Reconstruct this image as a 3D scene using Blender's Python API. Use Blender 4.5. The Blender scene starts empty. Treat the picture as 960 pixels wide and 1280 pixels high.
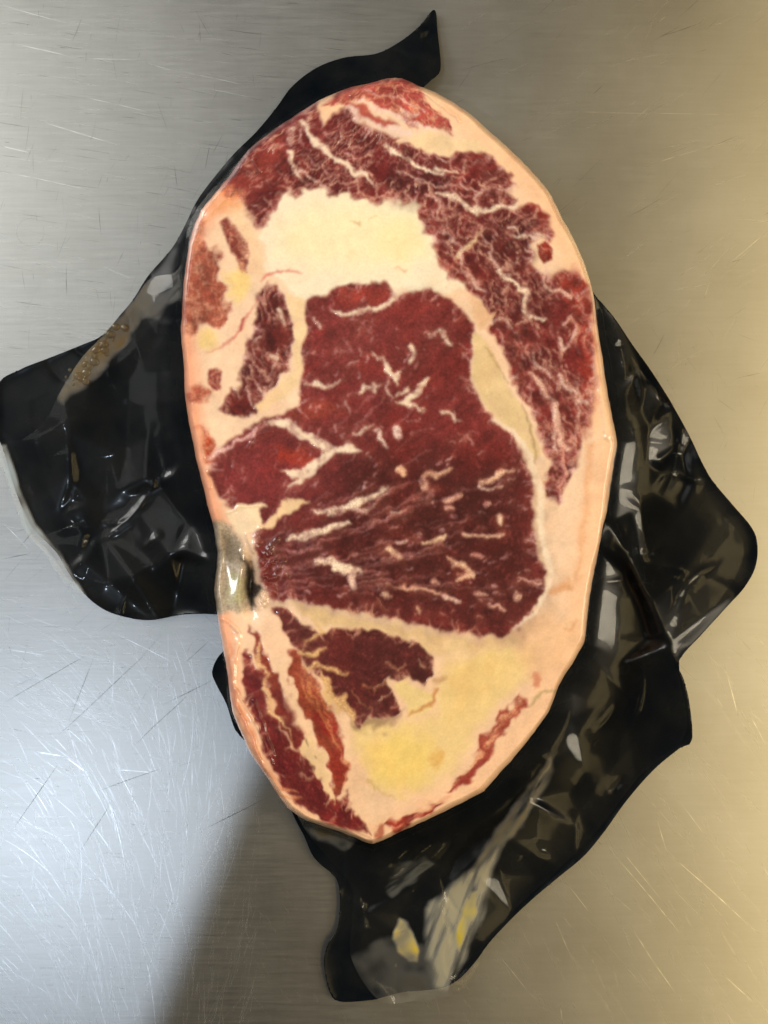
import bpy, math, random
import numpy as np

random.seed(7)
rng = np.random.default_rng(11)

# ------------------------------------------------------------------ scale
S = 0.00023            # metres per photo pixel on the worktop
CAMH = 0.50            # camera height
def W(px, py, z):
    """photo pixel + height -> world position"""
    k = S * (CAMH - z) / CAMH
    return (px - 480.0) * k, (640.0 - py) * k, z

# ------------------------------------------------------------------ camera
scene = bpy.context.scene
cam = bpy.data.cameras.new("camera")
cam.sensor_fit = 'VERTICAL'
cam.angle = 2 * math.atan(640 * S / CAMH)
cam.clip_start = 0.01
cam.clip_end = 50
camo = bpy.data.objects.new("camera", cam)
camo.location = (0, 0, CAMH)
scene.collection.objects.link(camo)
scene.camera = camo

# ------------------------------------------------------------------ world and lamps
world = bpy.data.worlds.new("World")
scene.world = world
world.use_nodes = True
bg = world.node_tree.nodes["Background"]
bg.inputs[0].default_value = (1.0, 0.93, 0.84, 1)
bg.inputs[1].default_value = 0.03

def area_lamp(name, loc, target, sx, sy, power, col):
    l = bpy.data.lights.new(name, 'AREA')
    l.shape = 'RECTANGLE'; l.size = sx; l.size_y = sy
    l.energy = power; l.color = col
    o = bpy.data.objects.new(name, l)
    o.location = loc
    from mathutils import Vector
    d = Vector(target) - Vector(loc)
    o.rotation_euler = d.to_track_quat('-Z', 'Y').to_euler()
    scene.collection.objects.link(o)
    return o
area_lamp("side_lamp_cool", (-1.75, 0.95, 1.45), (0, 0, 0), 0.7, 1.2, 47, (1.0, 0.985, 0.95))
area_lamp("side_lamp_warm", (1.75, -0.25, 1.45), (0, 0, 0), 0.5, 1.2, 38, (1.0, 0.87, 0.66))
area_lamp("steel_fill_cool", (-0.80, 0.50, 1.50), (0, 0, 0), 0.60, 1.1, 2.7, (0.97, 1.0, 0.95))  # this and the next: added low-power fills, placed to reflect in the steel
area_lamp("steel_fill_warm", (0.68, -0.06, 1.50), (0, 0, 0), 1.6, 0.32, 5.3, (1.0, 0.75, 0.33))   # long side runs along the worktop

# added cool spot at the lower left; its half-plane cone imitates a cast shadow edge
from mathutils import Vector, Matrix
lp = Vector((-0.70, -0.62, 3.0))
e0 = Vector(W(338, 975, 0)); e1 = Vector(W(212, 1290, 0))
n = (e1 - e0).cross(lp - e0).normalized()
if n.dot(Vector((-1, 0, 0))) < 0: n = -n
sp = bpy.data.lights.new("added_cool_spot", 'SPOT')
sp.energy = 23; sp.color = (0.70, 0.83, 1.0)
sp.spot_size = math.radians(179.9); sp.spot_blend = 0.002
sp.shadow_soft_size = 0.006
spo = bpy.data.objects.new("added_cool_spot", sp)
spo.location = lp
spo.rotation_euler = n.to_track_quat('-Z', 'Y').to_euler()
scene.collection.objects.link(spo)

scene.cycles.use_light_tree = False
scene.view_settings.view_transform = 'Standard'
scene.view_settings.look = 'None'
scene.view_settings.exposure = 0.0
scene.view_settings.gamma = 1.0
scene.view_settings.use_curve_mapping = False

# ------------------------------------------------------------------ helpers
def lin(c):
    c = np.asarray(c, float) / 255.0
    return np.where(c <= 0.04045, c / 12.92, ((c + 0.055) / 1.055) ** 2.4)

_T = rng.random((256, 256)).astype(np.float32) * 2 - 1
def vnoise(x, y, ox=0, oy=0):
    x = x + ox; y = y + oy
    xi = np.floor(x).astype(np.int64); yi = np.floor(y).astype(np.int64)
    fx = x - xi; fy = y - yi
    fx = fx * fx * fx * (fx * (fx * 6 - 15) + 10); fy = fy * fy * fy * (fy * (fy * 6 - 15) + 10)
    a = _T[xi & 255, yi & 255]; b = _T[(xi + 1) & 255, yi & 255]
    c = _T[xi & 255, (yi + 1) & 255]; d = _T[(xi + 1) & 255, (yi + 1) & 255]
    return (a * (1 - fx) + b * fx) * (1 - fy) + (c * (1 - fx) + d * fx) * fy
def fbm(x, y, sc, o=3, seed=0, rot=0.6):
    t = 0; amp = 1.0; tot = 0
    x = x / sc; y = y / sc
    for i in range(o):
        t = t + amp * vnoise(x, y, 17.3 * (seed + 1) + 5.1 * i, 9.7 * (seed + 1) + 3.3 * i)
        tot += amp; amp *= 0.5
        x, y = 2.03 * (x * math.cos(rot) - y * math.sin(rot)), 2.03 * (x * math.sin(rot) + y * math.cos(rot))
    return t / tot
_J = rng.random((256, 256, 2)).astype(np.float32)
def worley(x, y, sc, seed=0):
    """distance between the two nearest cell points: 0 on the cell borders"""
    x = x / sc + 31.7 * seed; y = y / sc + 11.3 * seed
    xi = np.floor(x).astype(np.int64); yi = np.floor(y).astype(np.int64)
    f1 = np.full(x.shape, 9.0); f2 = np.full(x.shape, 9.0)
    for dx in (-1, 0, 1):
        for dy in (-1, 0, 1):
            j = _J[(xi + dx) & 255, (yi + dy) & 255]
            d = np.hypot(xi + dx + j[..., 0] - x, yi + dy + j[..., 1] - y)
            f2 = np.minimum(f2, np.maximum(f1, d)); f1 = np.minimum(f1, d)
    return f2 - f1
def sstep(a, b, v):
    t = np.clip((v - a) / (b - a), 0, 1)
    return t * t * (3 - 2 * t)
def sdf_poly(P, X, Y):
    """signed distance, negative inside"""
    P = np.asarray(P, float); Q = np.roll(P, -1, 0)
    d2 = np.full(X.shape, 1e18); ins = np.zeros(X.shape, bool)
    for (ax, ay), (bx, by) in zip(P, Q):
        ex, ey = bx - ax, by - ay
        L = ex * ex + ey * ey
        if L < 1e-9: continue
        wx = X - ax; wy = Y - ay
        t = np.clip((wx * ex + wy * ey) / L, 0, 1)
        d2 = np.minimum(d2, (wx - t * ex) ** 2 + (wy - t * ey) ** 2)
        if ay != by:
            ins ^= ((ay > Y) != (by > Y)) & (X < ex * (Y - ay) / ey + ax)
    d = np.sqrt(d2)
    return np.where(ins, -d, d)
def dist_line(P, X, Y):
    d = np.full(X.shape, 1e9)
    for (ax, ay), (bx, by) in zip(P[:-1], P[1:]):
        ex, ey = bx - ax, by - ay
        L = ex * ex + ey * ey + 1e-9
        wx = X - ax; wy = Y - ay
        t = np.clip((wx * ex + wy * ey) / L, 0, 1)
        d = np.minimum(d, np.hypot(wx - t * ex, wy - t * ey))
    return d
def line_taper(P, X, Y):
    """distance to a polyline and how far from its two ends the foot lies (0 at an end, 1 in the middle)"""
    L_ = [math.hypot(b[0] - a[0], b[1] - a[1]) for a, b in zip(P[:-1], P[1:])]
    tot = sum(L_); acc = 0
    d = np.full(X.shape, 1e9); u = np.zeros(X.shape)
    for (ax, ay), (bx, by), l in zip(P[:-1], P[1:], L_):
        ex, ey = bx - ax, by - ay
        wx = X - ax; wy = Y - ay
        t = np.clip((wx * ex + wy * ey) / (l * l + 1e-9), 0, 1)
        dd = np.hypot(wx - t * ex, wy - t * ey)
        m = dd < d
        d[m] = dd[m]; u[m] = ((acc + t * l) / tot)[m]; acc += l
    return d, np.clip(1 - (2 * u - 1) ** 2, 0, 1)
def sdf_stroke(P, X, Y):
    """P = (x, y, half width) list"""
    d = np.full(X.shape, 1e9)
    if len(P) == 1: P = [P[0], (P[0][0] + .1, P[0][1], P[0][2])]
    for (ax, ay, ar), (bx, by, br) in zip(P[:-1], P[1:]):
        ex, ey = bx - ax, by - ay
        L = ex * ex + ey * ey + 1e-9
        wx = X - ax; wy = Y - ay
        t = np.clip((wx * ex + wy * ey) / L, 0, 1)
        d = np.minimum(d, np.hypot(wx - t * ex, wy - t * ey) - (ar + (br - ar) * t))
    return d
def smooth_loop(P, step=2.0):
    """Catmull-Rom through a closed list, resampled"""
    P = np.asarray(P, float); n = len(P); out = []
    for i in range(n):
        p0, p1, p2, p3 = P[i - 1], P[i], P[(i + 1) % n], P[(i + 2) % n]
        m = max(1, int(np.hypot(*(p2 - p1)) / step))
        for k in range(m):
            t = k / m
            out.append(0.5 * ((2 * p1) + (-p0 + p2) * t + (2 * p0 - 5 * p1 + 4 * p2 - p3) * t * t + (-p0 + 3 * p1 - 3 * p2 + p3) * t ** 3))
    return np.array(out)

def mesh_obj(name, V, F, mat, parent=None, col=None, normals=None, smooth=True):
    me = bpy.data.meshes.new(name)
    V = np.asarray(V, np.float32); F = np.asarray(F, np.int32)
    nv, nf, k = len(V), len(F), F.shape[1]
    me.vertices.add(nv); me.vertices.foreach_set("co", V.ravel())
    me.loops.add(nf * k); me.loops.foreach_set("vertex_index", F.ravel())
    me.polygons.add(nf)
    me.polygons.foreach_set("loop_start", np.arange(nf, dtype=np.int32) * k)
    me.polygons.foreach_set("loop_total", np.full(nf, k, np.int32))
    me.polygons.foreach_set("use_smooth", np.full(nf, smooth))
    me.update(calc_edges=True)
    me.validate()
    if col is not None:
        a = me.attributes.new("col", 'FLOAT_COLOR', 'POINT')
        c = np.ones((nv, 4), np.float32); c[:, :col.shape[1]] = col
        a.data.foreach_set("color", c.ravel())
    if normals is not None:
        me.normals_split_custom_set_from_vertices(normals.astype(np.float32))
    me.materials.append(mat)
    o = bpy.data.objects.new(name, me)
    scene.collection.objects.link(o)
    if parent is not None: o.parent = parent
    return o
def tag(o, label=None, cat=None, kind=None, group=None):
    if label: o["label"] = label
    if cat: o["category"] = cat
    if kind: o["kind"] = kind
    if group: o["group"] = group
    return o
def new_mat(name):
    m = bpy.data.materials.new(name); m.use_nodes = True
    nt = m.node_tree
    return m, nt, nt.nodes["Principled BSDF"], nt.nodes["Material Output"]
def node(nt, typ, **kw):
    n = nt.nodes.new(typ)
    for k, v in kw.items(): setattr(n, k, v)
    return n

# ------------------------------------------------------------------ materials
def mat_steel():
    m, nt, b, out = new_mat("brushed_steel")
    L = nt.links.new
    tc = node(nt, 'ShaderNodeTexCoord')
    def mapped(scale, rot=0.0):
        mp = node(nt, 'ShaderNodeMapping'); mp.inputs['Scale'].default_value = scale
        mp.inputs['Rotation'].default_value = (0, 0, rot)
        L(tc.outputs['Object'], mp.inputs[0]); return mp
    def noise(mp, sc, det=4, rough=.6):
        nz = node(nt, 'ShaderNodeTexNoise'); nz.inputs['Scale'].default_value = sc
        nz.inputs['Detail'].default_value = det; nz.inputs['Roughness'].default_value = rough
        L(mp.outputs[0], nz.inputs['Vector']); return nz
    # grain: two slightly different directions of brushing
    g1 = noise(mapped((45, 900, 1), math.radians(8)), 1.0, 5, .65)
    g2 = noise(mapped((110, 1500, 1), math.radians(4)), 1.0, 4, .6)
    g3 = noise(mapped((700, 90, 1), math.radians(-14)), 1.0, 4, .6)
    cl = noise(mapped((1, 1, 1)), 9.0, 6, .6)
    cl2 = noise(mapped((1, 1, 1)), 38.0, 5, .6)
    def math_(op, a, bb, clamp=False):
        x = node(nt, 'ShaderNodeMath', operation=op); x.use_clamp = clamp
        for i, v in enumerate((a, bb)):
            if isinstance(v, (int, float)): x.inputs[i].default_value = v
            else: L(v, x.inputs[i])
        return x.outputs[0]
    gs = math_('ADD', math_('MULTIPLY', g1.outputs[0], .5), math_('ADD', math_('MULTIPLY', g2.outputs[0], .38), math_('MULTIPLY', g3.outputs[0], .12)))
    sep = node(nt, 'ShaderNodeSeparateXYZ'); L(tc.outputs['Object'], sep.inputs[0])
    mk = node(nt, 'ShaderNodeMapRange'); mk.interpolation_type = 'SMOOTHSTEP'
    mk.inputs['From Min'].default_value = -.05; mk.inputs['From Max'].default_value = .06
    mk.inputs['To Min'].default_value = .95; mk.inputs['To Max'].default_value = .4
    L(sep.outputs[0], mk.inputs[0])
    gs = math_('ADD', math_('MULTIPLY', math_('SUBTRACT', gs, .5), mk.outputs[0]), .5)
    ramp = node(nt, 'ShaderNodeValToRGB')
    ramp.color_ramp.elements[0].position = .28; ramp.color_ramp.elements[0].color = (.53, .525, .51, 1)
    ramp.color_ramp.elements[1].position = .72; ramp.color_ramp.elements[1].color = (.665, .66, .645, 1)
    L(gs, ramp.inputs[0])
    mx = node(nt, 'ShaderNodeMix', data_type='RGBA', blend_type='MULTIPLY')
    mx.inputs[0].default_value = 1.0
    r2 = node(nt, 'ShaderNodeValToRGB')
    r2.color_ramp.elements[0].position = .32; r2.color_ramp.elements[0].color = (.88, .865, .84, 1)
    r2.color_ramp.elements[1].position = .68; r2.color_ramp.elements[1].color = (1, 1, 1, 1)
    cm = math_('ADD', math_('MULTIPLY', cl.outputs[0], .6), math_('MULTIPLY', cl2.outputs[0], .4))
    L(cm, r2.inputs[0]); L(ramp.outputs[0], mx.inputs[6]); L(r2.outputs[0], mx.inputs[7])
    L(mx.outputs[2], b.inputs['Base Color'])
    b.inputs['Metallic'].default_value = 1.0
    rr = math_('ADD', math_('MULTIPLY', cm, .10), math_('ADD', math_('MULTIPLY', gs, .12), .21))
    L(rr, b.inputs['Roughness'])
    bp = node(nt, 'ShaderNodeBump'); bp.inputs['Strength'].default_value = .05; bp.inputs['Distance'].default_value = .0003
    L(gs, bp.inputs['Height']); L(bp.outputs[0], b.inputs['Normal'])
    return m

def mat_attr(name, rough=.3, coat=.0, noise_amt=.12, bump=.12, coat_rough=.08, spec=.5):
    """albedo from the mesh's own colour attribute, broken up by fine grain"""
    m, nt, b, out = new_mat(name)
    L = nt.links.new
    at = node(nt, 'ShaderNodeAttribute', attribute_name='col')
    tc = node(nt, 'ShaderNodeTexCoord')
    nz = node(nt, 'ShaderNodeTexNoise'); nz.inputs['Scale'].default_value = 1500; nz.inputs['Detail'].default_value = 4
    L(tc.outputs['Object'], nz.inputs['Vector'])
    mr = node(nt, 'ShaderNodeMapRange')
    mr.inputs['From Min'].default_value = .3; mr.inputs['From Max'].default_value = .7
    mr.inputs['To Min'].default_value = 1 - noise_amt; mr.inputs['To Max'].default_value = 1 + noise_amt
    L(nz.outputs[0], mr.inputs[0])
    mx = node(nt, 'ShaderNodeVectorMath', operation='SCALE')
    L(at.outputs['Color'], mx.inputs[0]); L(mr.outputs[0], mx.inputs['Scale'])
    L(mx.outputs[0], b.inputs['Base Color'])
    b.inputs['Roughness'].default_value = rough
    b.inputs['Specular IOR Level'].default_value = spec
    b.inputs['Coat Weight'].default_value = coat
    b.inputs['Coat Roughness'].default_value = coat_rough
    n2 = node(nt, 'ShaderNodeTexNoise'); n2.inputs['Scale'].default_value = 420; n2.inputs['Detail'].default_value = 3
    L(tc.outputs['Object'], n2.inputs['Vector'])
    bp = node(nt, 'ShaderNodeBump'); bp.inputs['Strength'].default_value = bump; bp.inputs['Distance'].default_value = .0006
    L(n2.outputs[0], bp.inputs['Height']); L(bp.outputs[0], b.inputs['Normal'])
    L(bp.outputs[0], b.inputs['Coat Normal'])
    return m

def mat_black():
    m, nt, b, out = new_mat("black_film")
    L = nt.links.new
    tc = node(nt, 'ShaderNodeTexCoord')
    nz = node(nt, 'ShaderNodeTexNoise'); nz.inputs['Scale'].default_value = 90; nz.inputs['Detail'].default_value = 5
    L(tc.outputs['Object'], nz.inputs['Vector'])
    rp = node(nt, 'ShaderNodeValToRGB')
    rp.color_ramp.elements[0].position = .35; rp.color_ramp.elements[0].color = (.0030, .0045, .0065, 1)
    rp.color_ramp.elements[1].position = .75; rp.color_ramp.elements[1].color = (.010, .0105, .0105, 1)
    L(nz.outputs[0], rp.inputs[0]); L(rp.outputs[0], b.inputs['Base Color'])
    mr = node(nt, 'ShaderNodeMapRange'); mr.inputs['To Min'].default_value = .16; mr.inputs['To Max'].default_value = .36
    L(nz.outputs[0], mr.inputs[0]); L(mr.outputs[0], b.inputs['Roughness'])
    b.inputs['Specular IOR Level'].default_value = .12
    bp = node(nt, 'ShaderNodeBump'); bp.inputs['Strength'].default_value = .03; bp.inputs['Distance'].default_value = .001
    L(nz.outputs[0], bp.inputs['Height']); L(bp.outputs[0], b.inputs['Normal'])
    return m

def mat_clear(name, tint=(1, 1, 1), haze=.03, hazecol=(.8, .8, .8), rough=.07, gloss=1.0, from_attr=False):
    """thin clear film: see-through, with mirror reflections and a little haze"""
    m, nt, b, out = new_mat(name)
    L = nt.links.new
    nt.nodes.remove(b)
    tr = node(nt, 'ShaderNodeBsdfTransparent'); tr.inputs[0].default_value = (*tint, 1)
    gl = node(nt, 'ShaderNodeBsdfGlossy'); gl.inputs['Roughness'].default_value = rough
    df = node(nt, 'ShaderNodeBsdfDiffuse'); df.inputs[0].default_value = (*hazecol, 1)
    fr = node(nt, 'ShaderNodeFresnel'); fr.inputs[0].default_value = 1.5
    mu = node(nt, 'ShaderNodeMath', operation='MULTIPLY'); mu.inputs[1].default_value = gloss
    L(fr.outputs[0], mu.inputs[0])
    tc = node(nt, 'ShaderNodeTexCoord')
    nz = node(nt, 'ShaderNodeTexNoise'); nz.inputs['Scale'].default_value = 160; nz.inputs['Detail'].default_value = 4
    L(tc.outputs['Object'], nz.inputs['Vector'])
    bp = node(nt, 'ShaderNodeBump'); bp.inputs['Strength'].default_value = .04; bp.inputs['Distance'].default_value = .001
    L(nz.outputs[0], bp.inputs['Height']); L(bp.outputs[0], gl.inputs['Normal']); L(bp.outputs[0], fr.inputs['Normal'])
    m1 = node(nt, 'ShaderNodeMixShader')
    if from_attr:
        at = node(nt, 'ShaderNodeAttribute', attribute_name='col')
        L(at.outputs['Color'], df.inputs[0]); L(at.outputs['Alpha'], m1.inputs[0])
    else:
        m1.inputs[0].default_value = haze
    L(tr.outputs[0], m1.inputs[1]); L(df.outputs[0], m1.inputs[2])
    m2 = node(nt, 'ShaderNodeMixShader')
    L(mu.outputs[0], m2.inputs[0]); L(m1.outputs[0], m2.inputs[1]); L(gl.outputs[0], m2.inputs[2])
    L(m2.outputs[0], out.inputs['Surface'])
    return m

def mat_scratch():
    m, nt, b, out = new_mat("scratched_metal")
    L = nt.links.new
    at = node(nt, 'ShaderNodeAttribute', attribute_name='col')
    L(at.outputs['Color'], b.inputs['Base Color']); L(at.outputs['Alpha'], b.inputs['Alpha'])
    b.inputs['Roughness'].default_value = .30; b.inputs['Metallic'].default_value = 1.0
    return m

STEEL = mat_steel()
MEAT = mat_attr("lean_meat", rough=.50, coat=.40, noise_amt=.22, bump=.015, coat_rough=.07, spec=.22)
FAT = mat_attr("beef_fat", rough=.45, coat=.5, noise_amt=.05, bump=.015, coat_rough=.07, spec=.3)
BONE = mat_attr("cut_bone", rough=.35, coat=.8, noise_amt=.25, bump=.04, coat_rough=.08)
BLACK = mat_black()
CLEAR = mat_clear("clear_film", haze=.02, gloss=.30, rough=.09, from_attr=True)
BUBBLE = mat_clear("juice_bubble", tint=(.95, .85, .65), haze=.10, hazecol=(.50, .42, .28), rough=.10, gloss=.8)
SCRATCH = mat_scratch()

# ------------------------------------------------------------------ worktop
hw = 0.55
worktop = mesh_obj("steel_worktop", [(-hw, -hw, 0), (hw, -hw, 0), (hw, hw, 0), (-hw, hw, 0)], [(0, 1, 2, 3)], STEEL)
tag(worktop, "scratched brushed stainless steel worktop under the vacuum pack", "worktop", "structure")

def build_scratches():
    V = []; F = []; C = []
    def add(px, py, ang, length, curv, width, tone, alpha):
        nseg = max(3, int(length / 8))
        x, y, a = px, py, ang
        base = len(V)
        for i in range(nseg + 1):
            t = i / nseg
            w = width * max(.12, math.sin(math.pi * min(1, max(0, .04 + .92 * t))) ** .6) * random.uniform(.7, 1.2)
            nx, ny = -math.sin(a), math.cos(a)
            z = 0.00003
            V.append(W(x + nx * w, y + ny * w, z)); V.append(W(x - nx * w, y - ny * w, z))
            al = alpha * min(1, 4 * t + .1, 4 * (1 - t) + .1) * random.uniform(.55, 1.1)
            C.extend([(*tone, al)] * 2)
            x += math.cos(a) * length / nseg; y += math.sin(a) * length / nseg
            a += curv * length / nseg + random.gauss(0, .012)
        for i in range(nseg):
            b = base + 2 * i
            F.append((b, b + 1, b + 3, b + 2))
    R = math.radians
    BR = (1.0, 1.0, 1.0); WM = (1.0, .98, .93); DK = (.12, .115, .11)
    U = random.uniform
    # lower left: sweeping bright arcs, steeper to the right
    for _ in range(760):
        x = U(-20, 330); y = U(780, 1290)
        a = 32 + 58 * (x / 300) ** .8 if x > 0 else 32
        a += random.gauss(0, 9) + (y - 900) * .035
        add(x, y, R(a), U(12, 60) if random.random() < .75 else U(60, 150), U(.000, .004), U(.18, .46), BR, U(.1, .9))
    for _ in range(160):   # fine near-vertical and criss-cross haze
        x = U(0, 330); y = U(1000, 1290)
        add(x, y, R(random.gauss(92, 10)), U(10, 50), 0, U(.2, .4), BR, U(.1, .5))
    for _ in range(150):
        x = U(0, 260); y = U(770, 1290)
        add(x, y, R(random.gauss(4, 9)), U(6, 30), 0, U(.2, .4), BR if random.random() < .6 else DK, U(.08, .35))
    # long dark scratches rising to the right
    for (x0, y0, x1, y1) in [(0, 882, 112, 812), (62, 928, 190, 815), (86, 902, 118, 815), (98, 1068, 140, 1000), (120, 990, 205, 958), (250, 1040, 335, 992),
                             (12, 1042, 78, 950), (205, 880, 270, 850), (165, 935, 240, 860), (0, 700, 40, 690), (20, 690, 60, 640), (230, 830, 262, 800)]:
        add(x0, y0, math.atan2(y1 - y0, x1 - x0), math.hypot(x1 - x0, y1 - y0), 0, .45, DK, .45)
    for (x0, y0, x1, y1, w) in [(45, 940, 80, 945, .9), (80, 945, 115, 970, .9), (140, 962, 200, 965, .7), (0, 650, 40, 690, .6), (140, 790, 220, 830, .7), (0, 810, 60, 820, .6)]:
        add(x0, y0, math.atan2(y1 - y0, x1 - x0), math.hypot(x1 - x0, y1 - y0), .001, w * .8, BR, 1)
    # left middle
    for _ in range(190):
        x = U(-10, 260); y = U(560, 900)
        add(x, y, R(random.gauss(22, 16)), U(12, 90), random.gauss(0, .002), U(.2, .5), BR, U(.08, .55))
    for _ in range(60):
        x = U(-10, 240); y = U(560, 900)
        add(x, y, R(random.gauss(-40, 22)), U(15, 70), random.gauss(0, .002), U(.2, .35), DK, U(.08, .3))
    # upper left: brushing that falls a little to the right, thin dark cross scratches
    for _ in range(620):
        x = U(-30, 420); y = U(-10, 470)
        add(x, y, R(random.gauss(8, 3)), U(8, 55), random.gauss(0, .001), U(.2, .45), BR if random.random() < .6 else DK, U(.06, .38))
    for (x0, y0, x1, y1, w) in [(20, 55, 90, 72, .9), (90, 72, 180, 78, .6), (180, 78, 222, 90, .9), (45, 150, 155, 185, .9), (0, 182, 40, 192, .9), (0, 6, 90, 32, .7),
                                (130, 334, 168, 350, .9), (100, 120, 190, 142, .5), (0, 215, 120, 235, .5), (220, 88, 318, 110, .6), (255, 110, 320, 122, .5)]:
        add(x0, y0, math.atan2(y1 - y0, x1 - x0), math.hypot(x1 - x0, y1 - y0), 0, w * .75, BR, .9)
    for _ in range(110):
        x = U(-5, 330); y = U(0, 420)
        add(x, y, R(random.gauss(98, 16)), U(8, 48), random.gauss(0, .003), U(.2, .38), DK, U(.10, .40))
    # upper right: faint, rising to the right
    for _ in range(170):
        x = U(560, 965); y = U(-5, 480)
        add(x, y, R(random.gauss(-33, 14)), U(8, 70), random.gauss(0, .002), U(.2, .5), WM if random.random() < .65 else DK, U(.05, .38))
    for (x0, y0, x1, y1, w) in [(755, 45, 780, 30, .7), (775, 55, 800, 28, .6), (715, 105, 735, 85, .7), (768, 80, 842, 62, .6), (800, 210, 930, 170, .6), (820, 30, 835, 18, .6),
                                (905, 335, 960, 290, .6), (850, 345, 870, 330, .6), (720, 270, 735, 250, .5), (660, 140, 960, 142, .5), (780, 160, 830, 120, .5), (880, 375, 890, 340, .5)]:
        add(x0, y0, math.atan2(y1 - y0, x1 - x0), math.hypot(x1 - x0, y1 - y0), 0, w * .8, WM, .8)
    # right and lower right: falling to the right
    for _ in range(330):
        x = U(560, 965); y = U(780, 1290)
        if x + y < 1600 and random.random() < .7: continue
        add(x, y, R(random.gauss(55, 7)), U(8, 60) if random.random() < .8 else U(60, 150), random.gauss(0, .0012), U(.22, .5), WM, U(.1, .75))
    for (x0, y0, x1, y1, w) in [(755, 1055, 870, 1180, .7), (770, 1055, 840, 1140, .6), (830, 1060, 940, 1170, .8), (785, 1152, 850, 1255, .9), (705, 1100, 742, 1145, .8), (845, 995, 885, 1050, .6),
                                (900, 1215, 945, 1255, .7), (905, 830, 925, 900, .7), (935, 890, 960, 935, .6), (690, 1140, 720, 1215, .6), (820, 1020, 835, 1070, .6), (620, 1190, 670, 1250, .7), (700, 1255, 704, 1282, .8)]:
        add(x0, y0, math.atan2(y1 - y0, x1 - x0), math.hypot(x1 - x0, y1 - y0), 0, w * .8, WM, 1)
    for _ in range(90):
        x = U(800, 965); y = U(380, 820)
        add(x, y, R(random.gauss(80, 35)), U(6, 40), random.gauss(0, .003), U(.2, .45), WM if random.random() < .6 else DK, U(.05, .25))
    # bottom middle, in the shade
    for _ in range(120):
        x = U(280, 660); y = U(1100, 1290)
        add(x, y, R(random.gauss(60, 8)), U(8, 40), 0, U(.2, .5), WM, U(.06, .32))
    # a few faint arcs of a round pot mark at the upper left
    for k in range(26):
        t = k / 26 * 2 * math.pi
        add(38 + 17 * math.cos(t), 290 + 17 * math.sin(t), t + math.pi / 2, 5, 1 / 17, .4, (.5, .5, .47), U(.1, .4))
    o = mesh_obj("scratches", V, F, SCRATCH, worktop, np.array(C, np.float32), smooth=False)
    tag(o, kind="stuff")
build_scratches()

# ------------------------------------------------------------------ steak
T = 0.027
OUT = [(500, 98), (545, 115), (585, 140), (625, 175), (660, 210), (690, 245), (712, 290), (730, 325), (741, 360), (746, 400), (752, 440), (758, 480), (765, 520), (770, 553),
       (766, 590), (758, 640), (748, 690), (738, 735), (733, 775), (730, 800), (715, 830), (697, 858), (685, 890), (660, 925), (630, 960), (605, 990), (560, 1012), (510, 1035),
       (466, 1054), (430, 1042), (390, 1028), (360, 1010), (335, 975), (312, 940), (298, 910), (290, 890), (285, 850), (278, 810), (272, 770), (268, 740), (270, 710), (271, 690),
       (266, 660), (256, 615), (245, 570), (236, 530), (231, 490), (229, 450), (226, 410), (228, 370), (232, 330), (240, 290), (252, 262), (270, 240), (290, 215), (310, 188),
       (345, 160), (390, 130), (440, 108), (475, 100)]
def facet_loop(P, step, k=.45):
    a = smooth_loop(P, step); P = np.asarray(P, float); out = []
    for i in range(len(P)):
        p1, p2 = P[i], P[(i + 1) % len(P)]
        m = max(1, int(np.hypot(*(p2 - p1)) / step))
        out += [p1 + (p2 - p1) * t / m for t in range(m)]
    return a * k + np.array(out) * (1 - k)
OUTS = facet_loop(OUT, 3.0)
_nx = fbm(OUTS[:, 0], OUTS[:, 1], 40, 3, 91); _nr = np.hypot(OUTS[:, 0] - 490, OUTS[:, 1] - 580)
OUTS = OUTS + (OUTS - np.array([490, 580])) / _nr[:, None] * (2.0 * _nx + .5 * fbm(OUTS[:, 0], OUTS[:, 1], 9, 2, 92))[:, None]
OUTC = OUTS[::3]
CX, CY = 490.0, 580.0

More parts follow.
